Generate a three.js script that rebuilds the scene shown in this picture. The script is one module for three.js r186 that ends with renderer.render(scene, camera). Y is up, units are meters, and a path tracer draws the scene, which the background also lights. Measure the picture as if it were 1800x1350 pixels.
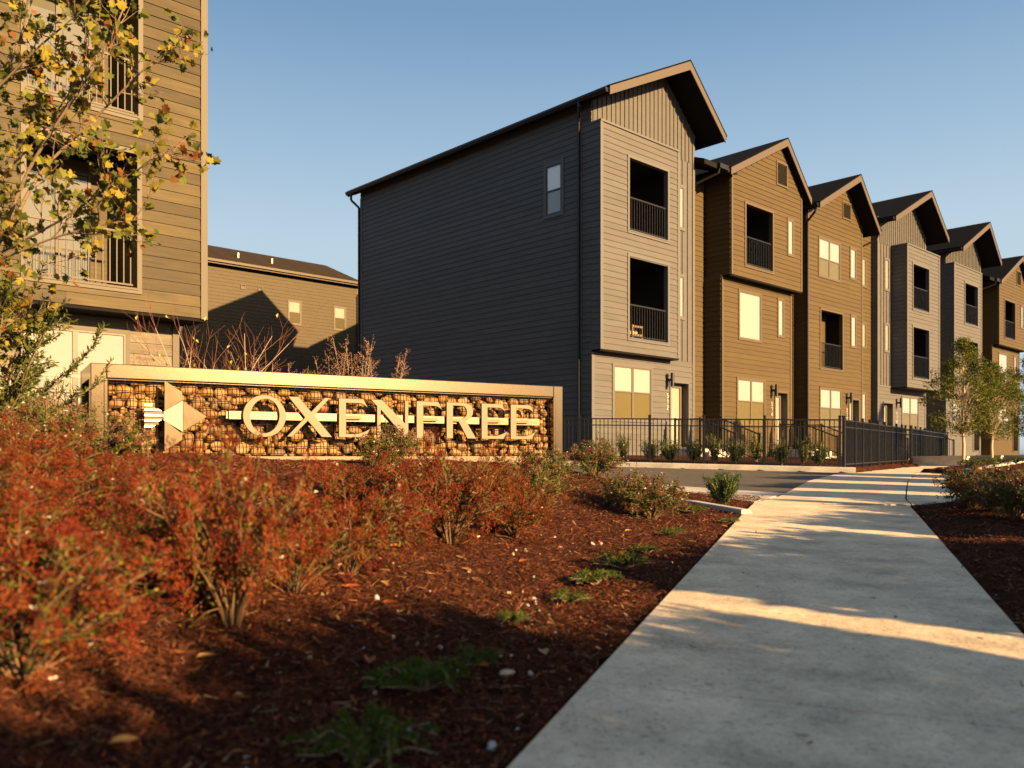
import * as THREE from 'three';
import { mergeGeometries } from 'three/addons/utils/BufferGeometryUtils.js';
import { TextGeometry } from 'three/addons/geometries/TextGeometry.js';
import { FontLoader } from 'three/addons/loaders/FontLoader.js';

// ---------------------------------------------------------------- camera, sky, sun, exposure
// plan coordinates: x to the right, d away from the camera, v height above the eye; the eye stands EYE above the near pavement
const EYE = 0.95, EXPOSURE = 4.1;
const scene = new THREE.Scene();
const camera = new THREE.PerspectiveCamera(48.17, 4 / 3, 0.1, 3000);
camera.position.set(0, EYE, 0);
camera.lookAt(0, EYE, -10);
camera.setViewOffset(1800, 1350, 0, -125, 1800, 1350);   // rising front: the lens is shifted up, verticals stay parallel
camera.focus = 12.5; camera.userData.fStop = 2.1;
camera.updateProjectionMatrix();
const renderer = new THREE.WebGLRenderer();
renderer.toneMapping = THREE.LinearToneMapping;
renderer.toneMappingExposure = EXPOSURE;
renderer.shadowMap.enabled = true;

const SUN_AZ = THREE.MathUtils.degToRad(40), SUN_EL = THREE.MathUtils.degToRad(17.5);
const sunDir = new THREE.Vector3(Math.cos(SUN_AZ) * Math.cos(SUN_EL), Math.sin(SUN_EL), Math.sin(SUN_AZ) * Math.cos(SUN_EL));
{
  const w = 512, h = 256, data = new Float32Array(w * h * 4);
  const stops = [[0, .56, .68, .75], [8, .54, .68, .77], [14, .49, .64, .76], [20, .335, .50, .68], [27, .195, .345, .54], [32, .155, .295, .48], [45, .13, .26, .44], [90, .12, .245, .42]];
  for (let j = 0; j < h; j++) {
    const el = ((j + .5) / h - .5) * 180;
    let c = [.16, .13, .11];
    if (el > 0) {
      let k = 0; while (k < stops.length - 2 && el > stops[k + 1][0]) k++;
      const a = stops[k], b = stops[k + 1], t = (el - a[0]) / (b[0] - a[0]);
      c = [1, 2, 3].map((i) => a[i] + (b[i] - a[i]) * t);
    }
    const cy = Math.sin(el * Math.PI / 180), ch = Math.cos(el * Math.PI / 180);
    for (let i = 0; i < w; i++) {
      const az = ((i + .5) / w - .5) * 2 * Math.PI;
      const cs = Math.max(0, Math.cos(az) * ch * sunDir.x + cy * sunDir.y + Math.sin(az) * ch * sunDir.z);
      const glow = el > 0 ? 2.4 * Math.pow(cs, 14) + .35 * Math.pow(cs, 3) : 0;   // glow round a low sun, strengthened as added warm fill
      const o = (j * w + i) * 4;
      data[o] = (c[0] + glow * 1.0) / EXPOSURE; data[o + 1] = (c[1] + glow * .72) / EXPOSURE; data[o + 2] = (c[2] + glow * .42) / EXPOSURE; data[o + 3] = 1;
    }
  }
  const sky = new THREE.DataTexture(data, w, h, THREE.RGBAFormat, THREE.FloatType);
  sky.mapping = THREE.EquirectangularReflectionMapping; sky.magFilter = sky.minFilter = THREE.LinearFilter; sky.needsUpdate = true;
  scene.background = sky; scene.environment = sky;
}
const sun = new THREE.DirectionalLight(new THREE.Color().setRGB(1, .63, .28), 5);
sun.position.copy(sunDir).multiplyScalar(80).add(new THREE.Vector3(2, 0, -20));
sun.target.position.set(2, 0, -20); sun.castShadow = true; sun.shadow.radius = 1;
Object.assign(sun.shadow.camera, { left: -50, right: 50, top: 40, bottom: -40, near: 1, far: 200 });
sun.shadow.mapSize.set(2048, 2048);
scene.add(sun, sun.target);

// ---------------------------------------------------------------- helpers
function rng(seed) { let a = seed >>> 0; return () => { a = (a + 0x6D2B79F5) >>> 0; let t = a; t = Math.imul(t ^ (t >>> 15), t | 1); t ^= t + Math.imul(t ^ (t >>> 7), t | 61); return ((t ^ (t >>> 14)) >>> 0) / 4294967296; }; }
const taken = new Map();
function numbered(n) { const k = taken.get(n) || 0; taken.set(n, k + 1); return k ? n + '_' + String(k).padStart(3, '0') : n; }
const S = (t) => { t = Math.min(1, Math.max(0, t)); return t * t * (3 - 2 * t); };
const at = (x, d, v) => new THREE.Vector3(x, v + EYE, -d);
function tag(o, label, category, group, kind) { if (label) o.userData.label = label; if (category) o.userData.category = category; if (group) o.userData.group = group; if (kind) o.userData.kind = kind; return o; }
function thing(name, label, category, x, d, v, turn = 0, group) { const g = new THREE.Group(); g.name = numbered(name); g.position.copy(at(x, d, v)); g.rotation.y = turn; scene.add(g); return tag(g, label, category, group); }
function part(parent, name, geo, mat, kind) { const m = new THREE.Mesh(geo, mat); m.name = name; m.castShadow = m.receiveShadow = true; if (kind) m.userData.kind = kind; parent.add(m); return m; }
function sub(parent, name) { const g = new THREE.Group(); g.name = name; parent.add(g); return g; }
function copy(o, x, d, v, turn, scale, label) { const c = o.clone(); c.name = numbered(o.name.replace(/_\d+$/, '')); c.position.copy(at(x, d, v)); c.rotation.y = turn; c.scale.setScalar(scale); c.userData = { ...o.userData, label }; scene.add(c); return c; }
function box(x0, y0, z0, x1, y1, z1) { const g = new THREE.BoxGeometry(x1 - x0, y1 - y0, z1 - z0); g.translate((x0 + x1) / 2, (y0 + y1) / 2, (z0 + z1) / 2); return g; }
function merged(list) { return list.length === 1 ? list[0] : mergeGeometries(list.map((g) => (g.index ? g.toNonIndexed() : g))); }
function poly(pts, depth, z = 0, holes = [], bevel = 0) {
  const s = new THREE.Shape(pts.map((p) => new THREE.Vector2(p[0], p[1])));
  for (const h of holes) s.holes.push(new THREE.Path(h.map((p) => new THREE.Vector2(p[0], p[1]))));
  const g = new THREE.ExtrudeGeometry(s, { depth, bevelEnabled: bevel > 0, bevelSize: bevel, bevelThickness: bevel, bevelOffset: -bevel, bevelSegments: 2, curveSegments: 24 });
  g.translate(0, 0, z); return g;
}
const rect = (x0, y0, x1, y1) => [[x0, y0], [x1, y0], [x1, y1], [x0, y1]];
function rod(a, b, r, sides = 6) {
  const A = new THREE.Vector3(...a), B = new THREE.Vector3(...b), v = B.clone().sub(A), g = new THREE.CylinderGeometry(r, r, v.length(), sides);
  g.applyQuaternion(new THREE.Quaternion().setFromUnitVectors(new THREE.Vector3(0, 1, 0), v.normalize())); g.translate((A.x + B.x) / 2, (A.y + B.y) / 2, (A.z + B.z) / 2); return g;
}
function bar(a, b, w, h) {   // rectangular bar between two points
  const A = new THREE.Vector3(...a), B = new THREE.Vector3(...b), v = B.clone().sub(A), g = new THREE.BoxGeometry(w, v.length(), h);
  g.applyQuaternion(new THREE.Quaternion().setFromUnitVectors(new THREE.Vector3(0, 1, 0), v.normalize())); g.translate((A.x + B.x) / 2, (A.y + B.y) / 2, (A.z + B.z) / 2); return g;
}
// value noise that tiles
function tileNoise(size, cells, seed, cellsY = cells) {
  const r = rng(seed), lat = new Float32Array(cells * cellsY).map(() => r()), out = new Float32Array(size * size);
  for (let y = 0; y < size; y++) for (let x = 0; x < size; x++) {
    const fx = x / size * cells, fy = y / size * cellsY, ix = Math.floor(fx), iy = Math.floor(fy), tx = S(fx - ix), ty = S(fy - iy), ix1 = (ix + 1) % cells, iy1 = (iy + 1) % cellsY;
    const a = lat[iy * cells + ix], b = lat[iy * cells + ix1], c = lat[iy1 * cells + ix], e = lat[iy1 * cells + ix1];
    out[y * size + x] = (a + (b - a) * tx) * (1 - ty) + (c + (e - c) * tx) * ty;
  }
  return out;
}
function fbm(size, layers, seed) { const o = new Float32Array(size * size); let sum = 0; layers.forEach(([cx, amp, cy], i) => { const n = tileNoise(size, cx, seed + i * 17, cy || cx); sum += amp; for (let k = 0; k < o.length; k++) o[k] += n[k] * amp; }); for (let k = 0; k < o.length; k++) o[k] /= sum; return o; }
function texOf(size, f, color) {
  const d = new Uint8Array(size * size * 4);
  for (let i = 0; i < size * size; i++) { const c = f(i, i % size, Math.floor(i / size)); for (let k = 0; k < 3; k++) d[i * 4 + k] = Math.max(0, Math.min(255, (Array.isArray(c) ? c[k] : c) * 255)); d[i * 4 + 3] = 255; }
  const t = new THREE.DataTexture(d, size, size); t.wrapS = t.wrapT = THREE.RepeatWrapping; t.magFilter = THREE.LinearFilter; t.minFilter = THREE.LinearMipmapLinearFilter; t.generateMipmaps = true; if (color) t.colorSpace = THREE.SRGBColorSpace; t.needsUpdate = true; return t;
}
const toS = (l) => (l <= .0031308 ? 12.92 * l : 1.055 * Math.pow(l, 1 / 2.4) - .055);
function rep(t, k, ky = k) { const c = t.clone(); c.repeat.set(k, ky); c.needsUpdate = true; return c; }
function mat(r, g, b, rough = .8, extra = {}) { const m = new THREE.MeshStandardMaterial({ roughness: rough, ...extra }); m.color.setRGB(r, g, b); return m; }
const K = .82;
function dull(r, g, b, rough, extra) { const m = new THREE.MeshPhysicalMaterial({ roughness: rough, specularIntensity: .12, ...extra }); m.color.setRGB(r, g, b); return m; }
function tint(r, g, b, rough, extra) { return mat(r * K, g * K, b * K, rough, extra); }

// ---------------------------------------------------------------- textures and materials
const n1 = fbm(512, [[6, 1], [16, .8], [48, .7], [128, .6], [256, .6]], 3);
const n2 = fbm(512, [[4, 1.2], [9, 1], [30, .4]], 41);
const grainN = fbm(512, [[3, .6, 40], [5, .8, 96], [9, .9, 190], [4, .5, 8]], 77);
const grainMap = texOf(512, (i) => toS(.62 + .8 * (grainN[i] - .5) + .3 * (n2[i] - .5)), true);
const paintMap = texOf(512, (i) => toS(.62 + .16 * (grainN[i] - .5) + .14 * (n2[i] - .5)), true);
const grainBump = texOf(512, (i) => grainN[i]);
const speck = fbm(512, [[90, 1], [200, 1]], 301);
const concreteMap = texOf(512, (i) => { const k = (.74 + .34 * (n2[i] - .5) + .75 * (n1[i] - .5)) * (speck[i] > .735 ? .62 : speck[i] < .27 ? 1.14 : 1); return [toS(k), toS(k * .985), toS(k * .955)]; }, true);
const fineBump = texOf(512, (i) => n1[i]);
const blotchMap = texOf(512, (i) => toS(.7 + .45 * (n2[i] - .5) + .25 * (n1[i] - .5)), true);
const mulchN = fbm(512, [[14, .8], [40, 1, 18], [22, 1, 60], [90, 1], [200, .9]], 9);
const mulchMap = texOf(512, (i) => { const k = Math.pow(mulchN[i], 1.5) * 1.55; return [toS(.078 * k), toS(.028 * k), toS(.015 * k)]; }, true);
const mulchBump = texOf(512, (i) => mulchN[i]);
const flake = fbm(256, [[60, 1], [128, 1.4]], 21);
const flakeMap = texOf(256, (i) => flake[i] > .68 ? .2 : .52 + .3 * (flake[i] - .5));

function siding(r, g, b, t = [.95, 1, 1.05], tex = paintMap) { return t.map((k) => dull(r * k * K, g * k * K, b * k * K, .6, { specularIntensity: .4, map: rep(tex, .45, 1.6), bumpMap: rep(grainBump, .45, 1.6), bumpScale: tex === paintMap ? .0004 : .0012 })); }
const M = {
  gray: siding(.148, .142, .136), tan: siding(.115, .08, .032), brown: siding(.092, .068, .026, [.76, 1, 1.2], grainMap), back: siding(.108, .083, .045), light: siding(.2, .172, .12, [.9, 1, 1.1], grainMap),
  trimGray: tint(.085, .084, .085, .6), trimTan: tint(.07, .05, .026, .6), trimBrown: tint(.06, .047, .026, .6), fascia: tint(.066, .047, .032, .6),
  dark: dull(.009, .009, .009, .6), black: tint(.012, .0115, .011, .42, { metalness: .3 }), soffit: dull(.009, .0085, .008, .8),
  shingle: dull(.0045, .005, .006, .95, { map: rep(blotchMap, .8), bumpMap: rep(fineBump, 1.2), bumpScale: .006 }), shingleBrown: dull(.038, .028, .019, .95, { map: rep(blotchMap, .9, 2.2), bumpMap: rep(fineBump, 1.5), bumpScale: .006 }),
  gutter: tint(.02, .0185, .017, .4, { metalness: .4 }), frame: tint(.1, .075, .05, .5), frameDark: tint(.03, .028, .026, .5), frameWhite: tint(.2, .175, .13, .5),
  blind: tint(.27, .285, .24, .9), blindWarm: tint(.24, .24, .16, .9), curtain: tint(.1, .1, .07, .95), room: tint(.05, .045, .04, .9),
  concrete: mat(.66, .55, .40, .9, { map: rep(concreteMap, .8), bumpMap: rep(fineBump, 2.2), bumpScale: .004 }),
  curb: mat(.46, .435, .39, .88, { map: rep(concreteMap, .6), bumpMap: rep(fineBump, 2), bumpScale: .003 }),
  asphalt: mat(.075, .062, .05, .85, { map: rep(blotchMap, .5), bumpMap: rep(fineBump, 3), bumpScale: .004 }),
  mulch: dull(1, .98, .98, .95, { map: rep(mulchMap, .6), bumpMap: rep(mulchBump, .6), bumpScale: .03 }),
  bronze: tint(.25, .19, .12, .4, { metalness: .95, bumpMap: rep(fineBump, 3), bumpScale: .00015, roughnessMap: rep(flakeMap, 5) }),
  gold: tint(.142, .108, .068, .55, { metalness: .3, bumpMap: rep(grainBump, 2), bumpScale: .0003 }),
  barMetal: tint(.22, .185, .12, .4, { metalness: .65, map: rep(blotchMap, 1.3) }), patina: tint(.17, .13, .075, .6, { metalness: .45, map: rep(blotchMap, 1.7) }), bright: tint(.72, .63, .45, .42, { metalness: .85 }),
  wire: dull(.008, .006, .005, .6, {}),
  bark: tint(.17, .12, .07, .9, { bumpMap: rep(fineBump, 3), bumpScale: .006 }), barkPale: tint(.4, .3, .2, .9, { bumpMap: rep(fineBump, 3), bumpScale: .004 }), stem: tint(.15, .085, .038, .9), stemRed: tint(.2, .075, .045, .8), stemPale: tint(.34, .24, .15, .85),
  leaf: new THREE.MeshPhysicalMaterial({ vertexColors: true, side: THREE.DoubleSide, roughness: .7, transmission: .3, thickness: 0, specularIntensity: .3 }),
  leafOpaque: new THREE.MeshPhysicalMaterial({ vertexColors: true, side: THREE.DoubleSide, roughness: .5, specularIntensity: .35 }),
  petal: new THREE.MeshPhysicalMaterial({ vertexColors: true, side: THREE.DoubleSide, roughness: .85, specularIntensity: .15 }),
  wood: tint(.32, .19, .075, .7, { map: rep(grainMap, 2) }), bottle: tint(.05, .022, .008, .12), paper: tint(.6, .55, .42, .8), pot: tint(.18, .07, .035, .8), white: tint(.72, .66, .55, .6),
  glass: new THREE.MeshPhysicalMaterial({ transmission: 1, thickness: 0, roughness: .02, ior: 1.5, color: new THREE.Color(1, 1, 1) }),
  screen: new THREE.MeshPhysicalMaterial({ transmission: 1, thickness: 0, roughness: .25, ior: 1.45, color: new THREE.Color().setRGB(.8, .76, .6) }),
  number: tint(.75, .72, .66, .35, { metalness: .3 }), lampBlack: tint(.014, .013, .013, .4, { metalness: .4 }),
};

// ---------------------------------------------------------------- the lie of the land
function base(d) {
  if (d < 8) return -.95 + .0437 * d;
  if (d < 12) { const t = (d - 8) / 4, t2 = t * t, t3 = t2 * t; return (2 * t3 - 3 * t2 + 1) * -.6004 + (t3 - 2 * t2 + t) * .1748 + (-2 * t3 + 3 * t2) * -.5 + (t3 - t2) * .036; }
  if (d < 21) return -.5 + .08 * (d - 12) / 9;
  return Math.min(-.42 + .006 * (d - 21), -.2);
}
const gv = (x, d) => base(d) + .02 * Math.min(10, Math.max(0, 8 - x)) * S((d - 12) / 8);
const NEAR = [[3.2, 10.5], [2.4, 12], [1.2, 14.5], [-2.5, 18], [-12, 26], [-40, 48]];
const FAR = [[8.1, 20.5], [2.5, 22.7], [-3, 25], [-12, 30], [-40, 50]];
const FENCE2 = [[8.05, 20.5], [13.3, 28.8], [20.5, 40.3], [44, 78]];
const APRON_L = [[2.69, 9.55], [3.3, 10.6], [5.1, 14.8], [7.2, 18.9], [8.25, 20.45]], APRON_R = [[4.36, 9.4], [4.62, 10.1], [5.5, 12], [6.9, 15], [8.6, 18.4], [9.7, 20.4]];
const FLARE_R = [[5.3, 9.4], [6.9, 10.6], [8.2, 13.2], [9.1, 16.2], [9.55, 17.6], [9.9, 20]];
const STREET_L = [[5.6, -30], [5.9, 4], [6.4, 8], [7.2, 10.7], [8.5, 13.1], [9.5, 16.1], [11, 18.9], [22, 35.2], [46, 73]];
const CURB2 = [[9.25, 17.5], [9.5, 18.0], [10.2, 19.0], [21, 35], [45, 73]];
function seg(x, d, line) {
  let best = 1e9, sign = 1;
  for (let i = 0; i + 1 < line.length; i++) {
    const [ax, ad] = line[i], vx = line[i + 1][0] - ax, vd = line[i + 1][1] - ad, t = Math.min(1, Math.max(0, ((x - ax) * vx + (d - ad) * vd) / (vx * vx + vd * vd)));
    const e = Math.hypot(x - ax - t * vx, d - ad - t * vd);
    if (e < best) { best = e; sign = Math.sign(vx * (d - ad) - vd * (x - ax)); }
  }
  return [best, sign];
}
const ql = (x, d) => (.373 * (d - 2.33) - x) * .937;   // metres left of the pavement's left edge
const WALK_W = 1.585;
function inside(x, d, p) { let c = false; for (let i = 0, j = p.length - 1; i < p.length; j = i++) if ((p[i][1] > d) !== (p[j][1] > d) && x < (p[j][0] - p[i][0]) * (d - p[i][1]) / (p[j][1] - p[i][1]) + p[i][0]) c = !c; return c; }
const roadPoly = [...NEAR, ...[...FAR].reverse(), ...[...APRON_L].reverse().slice(0, -1)];
const apronPoly = [...APRON_L, ...[...APRON_R].reverse()], flarePoly = [...APRON_R, ...[...FLARE_R].reverse()];
const walk2L = [[8.25, 20.45], [13.5, 28.75], [20.7, 40.2], [44.2, 78]], walk2R = [[9.7, 20.4], [14.9, 27.9], [22, 39.4], [45.5, 77.2]];
const walk2Poly = [...walk2L, ...[...walk2R].reverse()];
const streetPoly = [...STREET_L, [56, 68], [30, 30], [16, 8], [15, -30]];
function paved(x, d) {
  const q = ql(x, d);
  if (d < 9.75 && q < .02 && q > -WALK_W - .02) return true;
  return inside(x, d, apronPoly) || inside(x, d, flarePoly) || inside(x, d, roadPoly) || inside(x, d, walk2Poly) || inside(x, d, streetPoly);
}
function ground(x, d) {
  const b = gv(x, d), q = ql(x, d);
  if (paved(x, d)) return b - .07;
  const [e, s] = seg(x, d, NEAR);
  if (q > 0 && s > 0 && d < 60) {
    const back = S(((x + 4.44) * -.5211 + (d - 9.05) * .8535 - 1.2) / 5);
    const k = S(q / 4.2) * S((e - .1) / 1.6) * (1 - .6 * back) * S((d + 8) / 6);
    return b + (-.07 - b) * k + .075 * S((2.1 - ((x + 4.44) * .8535 + (d - 9.05) * .5211)) / 1.3) * S(1 - Math.abs((x + 4.44) * -.5211 + (d - 9.05) * .8535) / 2.2) + .015 * Math.sin(x * 2.3 + d) * Math.sin(d * 1.9 - x) * S(q);
  }
  const [f, s2] = seg(x, d, FAR), [f2, s3] = seg(x, d, FENCE2);
  if (s2 < 0 && s3 > 0 && d > 18) return b + .1 + .05 * Math.min(4, Math.min(f, f2));
  if (d > 17 && x > 8) return b + .1;
  return b + .05 * S((-q - WALK_W) / .6);
}
function sheet(name, left, right, na, nc, lift, m, parent, thick = .12) {
  const along = (line, t) => { const ls = []; let tot = 0; for (let i = 0; i + 1 < line.length; i++) { const l = Math.hypot(line[i + 1][0] - line[i][0], line[i + 1][1] - line[i][1]); ls.push(l); tot += l; } let s = t * tot; for (let i = 0; i < ls.length; i++) { if (s <= ls[i] || i === ls.length - 1) { const k = Math.min(1, s / ls[i]); return [line[i][0] + (line[i + 1][0] - line[i][0]) * k, line[i][1] + (line[i + 1][1] - line[i][1]) * k]; } s -= ls[i]; } };
  const pos = [], uv = [], idx = [], P = (i, j) => { const a = along(left, i / na), b = along(right, i / na), k = j / nc; return [a[0] + (b[0] - a[0]) * k, a[1] + (b[1] - a[1]) * k]; };
  for (let i = 0; i <= na; i++) for (let j = 0; j <= nc; j++) { const [x, d] = P(i, j); const p = at(x, d, gv(x, d) + lift); pos.push(p.x, p.y, p.z); uv.push(x, d); }
  const W = nc + 1;
  for (let i = 0; i < na; i++) for (let j = 0; j < nc; j++) { const a = i * W + j, b = a + 1, c = a + W, e = c + 1; idx.push(a, b, e, a, e, c); }
  const rim = []; for (let j = 0; j <= nc; j++) rim.push(j); for (let i = 1; i <= na; i++) rim.push(i * W + nc); for (let j = nc - 1; j >= 0; j--) rim.push(na * W + j); for (let i = na - 1; i >= 0; i--) rim.push(i * W);
  for (let k = 0; k + 1 < rim.length; k++) {
    const a = rim[k], b = rim[k + 1], n = pos.length / 3;
    for (const q of [a, b]) { pos.push(pos[q * 3], pos[q * 3 + 1], pos[q * 3 + 2]); uv.push(uv[q * 2], uv[q * 2 + 1]); }
    for (const q of [a, b]) { pos.push(pos[q * 3], pos[q * 3 + 1] - thick, pos[q * 3 + 2]); uv.push(uv[q * 2] + thick, uv[q * 2 + 1] + thick); }
    idx.push(n, n + 2, n + 1, n + 1, n + 2, n + 3);
  }
  const g = new THREE.BufferGeometry(); g.setAttribute('position', new THREE.Float32BufferAttribute(pos, 3)); g.setAttribute('uv', new THREE.Float32BufferAttribute(uv, 2)); g.setIndex(idx); g.computeVertexNormals();
  const o = part(parent || scene, parent ? name : numbered(name), g, m); if (!parent) o.userData.kind = 'structure'; return o;
}
{ // one ground sheet out to the horizon
  const xs = [], ds = [];
  for (let x = -8; x <= 10.001; x += .125) xs.push(x);
  for (let x = 10.5, s = .5; x < 700; s *= 1.16, x += s) { xs.push(x); }
  for (let x = -8.5, s = .5; x > -700; s *= 1.16, x -= s) xs.unshift(x);
  for (let d = .5; d <= 14.001; d += .125) ds.push(d);
  for (let d = 14.3; d <= 34; d += .35) ds.push(d);
  for (let d = 35, s = 1; d < 1200; s *= 1.2, d += s) ds.push(d);
  for (let d = 0, s = .5; d > -300; s *= 1.35, d -= s) ds.unshift(d);
  const pos = [], uv = [], idx = [], W = xs.length;
  for (const d of ds) for (const x of xs) { const p = at(x, d, ground(x, d)); pos.push(p.x, p.y, p.z); uv.push(x, d); }
  for (let j = 0; j + 1 < ds.length; j++) for (let i = 0; i + 1 < W; i++) { const a = j * W + i; idx.push(a, a + 1, a + W + 1, a, a + W + 1, a + W); }
  const g = new THREE.BufferGeometry(); g.setAttribute('position', new THREE.Float32BufferAttribute(pos, 3)); g.setAttribute('uv', new THREE.Float32BufferAttribute(uv, 2)); g.setIndex(idx); g.computeVertexNormals();
  const o = part(scene, 'ground', g, M.mulch); tag(o, 'brown bark mulch ground of the planting beds', null, null, 'structure');
}
{ // pavement of separate slabs
  const walk = new THREE.Group(); walk.name = 'sidewalk'; tag(walk, 'pale concrete sidewalk with tooled joints running to the crossing', null, null, 'structure'); scene.add(walk);
  const along = [.3494, .937], across = [.937, -.3494], o = [.733, 4.295];
  const tones = [1, .965, 1.03, .985].map((k) => { const m = M.concrete.clone(); m.color.multiplyScalar(k); return m; });
  const cuts = [-5.6, -4.15, -2.8, -1.33, 0, 1.33, 2.66, 4.0, 5.72];
  for (let k = 0; k + 1 < cuts.length; k++) {
    const g = k === 4 || k === 3 ? .009 : .004, a = cuts[k] + (k === 4 ? .011 : g / 2), b = cuts[k + 1] - (k === 3 ? .011 : g / 2);
    const L = [], R = [];
    for (let i = 0; i <= 6; i++) { const t = a + (b - a) * i / 6; L.push([o[0] + along[0] * t, o[1] + along[1] * t]); R.push([o[0] + along[0] * t + across[0] * WALK_W, o[1] + along[1] * t + across[1] * WALK_W]); }
    sheet('slab', L, R, 8, 8, .015, tones[k % 4], walk);
  }
}
tag(sheet('crossing_apron', APRON_L, APRON_R, 40, 10, .012, M.concrete), 'pale concrete crossing between the sidewalk and the corner fence');
tag(sheet('ramp_flare', APRON_R.map(([x, d]) => [x + .02, d]), FLARE_R, 40, 10, .009, M.concrete.clone()), 'concrete ramp beside the crossing sloping to the street');
tag(sheet('fence_sidewalk', walk2L, walk2R, 60, 4, .012, M.concrete), 'concrete sidewalk along the street fence');
{ // driveway: asphalt with a concrete gutter on the near side
  const gut = NEAR.map(([x, d], i) => i === 0 ? [3.62, 11.35] : [x + .62, d + .42]), inner = NEAR.map((p, i) => i === 0 ? [2.75, 9.75] : [p[0] - .1, p[1] - .06]);
  tag(sheet('driveway_gutter', inner, gut, 60, 3, .006, M.curb), 'pale concrete gutter along the near side of the driveway');
  tag(sheet('driveway_road', gut.map(([x, d]) => [x - .03, d]), [[8.05, 20.45], ...FAR.slice(1)], 80, 24, 0, M.asphalt), 'grey asphalt driveway crossing behind the sign');
  const wedge = [[3.55, 11.2], [5.2, 15.1], [7.25, 19], [8.1, 20.4]];
  sheet('driveway_road', gut.slice(0, 1).concat([[4.4, 13.2], [6.2, 17], [8.0, 20.4]]), wedge, 20, 3, .003, M.asphalt);
}
tag(sheet('street', STREET_L, [[14, -30], [14.5, 4], [15, 8], [15.5, 10.7], [17, 13.1], [18.5, 16], [20, 18.9], [32, 35], [56, 73]], 60, 6, -.02, M.asphalt), 'grey asphalt street beyond the corner kerb');
function kerb(name, line, w, h, lift, label) {   // a raised kerb stone run
  const pts = line.map(([x, d]) => at(x, d, gv(x, d) + lift));
  const list = []; const fine = [];
  for (let i = 0; i + 1 < pts.length; i++) { const n = Math.max(1, Math.round(pts[i].distanceTo(pts[i + 1]) / .6)); for (let k = 0; k < n; k++) fine.push(pts[i].clone().lerp(pts[i + 1], k / n)); } fine.push(pts[pts.length - 1]);
  const prof = [[-w / 2, -.15], [w / 2 + .03, -.15], [w / 2, h - .025], [w / 2 - .025, h], [-w / 2 + .01, h], [-w / 2, h - .01]], pos = [], idx = [], uv = []; let run = 0;
  fine.forEach((p, i) => { const a = fine[Math.max(0, i - 1)], b = fine[Math.min(fine.length - 1, i + 1)], t = b.clone().sub(a).setY(0).normalize(), n = new THREE.Vector3(-t.z, 0, t.x); if (i) run += p.distanceTo(fine[i - 1]); prof.forEach(([u, y], k) => { pos.push(p.x + n.x * u, p.y + y, p.z + n.z * u); uv.push(run, k * .1); }); });
  for (let i = 0; i + 1 < fine.length; i++) for (let k = 0; k < 6; k++) { const a = i * 6 + k, b = i * 6 + (k + 1) % 6; idx.push(a, b, a + 6, b, b + 6, a + 6); }
  const n0 = (fine.length - 1) * 6; for (let k = 1; k < 5; k++) { idx.push(0, k, k + 1); idx.push(n0, n0 + k + 1, n0 + k); }
  const g = new THREE.BufferGeometry(); g.setAttribute('position', new THREE.Float32BufferAttribute(pos, 3)); g.setAttribute('uv', new THREE.Float32BufferAttribute(uv, 2)); g.setIndex(idx);
  const flat = g.toNonIndexed(); flat.computeVertexNormals();
  tag(part(scene, numbered(name), flat, M.curb), label, null, null, 'structure');
}
kerb('far_kerb', [[8.2, 20.5], [2.5, 22.72], [-3, 25.02], [-12, 30.02], [-40, 50]], .34, .13, 0, 'pale concrete kerb under the driveway fence');
kerb('street_kerb', CURB2, .2, .15, 0, 'curving pale kerb round the tree bed');
kerb('edging_strip', [[2.29, 8.38], [2.0, 9.3], [1.6, 10.4], [.9, 12.2]], .12, .055, 0, 'narrow concrete edging strip in the mulch');

// ---------------------------------------------------------------- houses: a row frame, u along the fronts, w out of them
const ROW = Math.atan2(.6864, .7272), CX = 2.585, CD = 25.1, VB = -.4;
const rowAt = (u, w = 0) => [CX + u * .7272 + w * .6864, CD + u * .6864 - w * .7272];
const font = await new FontLoader().loadAsync('fonts/droid/droid_sans_regular.typeface.json');
const boardCache = new Map();
function boardGeo(len, h, ox) {
  const t0 = .026, t1 = .006, y1 = h + .004;
  const p = [[0, 0, t0], [len, 0, t0], [len, y1, t1], [0, y1, t1], [0, 0, 0], [len, 0, 0], [len, y1, 0], [0, y1, 0]];
  const quads = [[0, 1, 2, 3], [4, 5, 1, 0], [0, 3, 7, 4], [1, 5, 6, 2]], pos = [], uv = [], idx = [];
  for (const q of quads) { const n = pos.length / 3; for (const k of q) { pos.push(...p[k]); uv.push(p[k][0] + ox, p[k][1] + p[k][2] + ox * .37); } idx.push(n, n + 1, n + 2, n, n + 2, n + 3); }
  const g = new THREE.BufferGeometry(); g.setAttribute('position', new THREE.Float32BufferAttribute(pos, 3)); g.setAttribute('uv', new THREE.Float32BufferAttribute(uv, 2)); g.setIndex(idx); g.computeVertexNormals(); return g;
}
const bR = rng(5);
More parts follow.
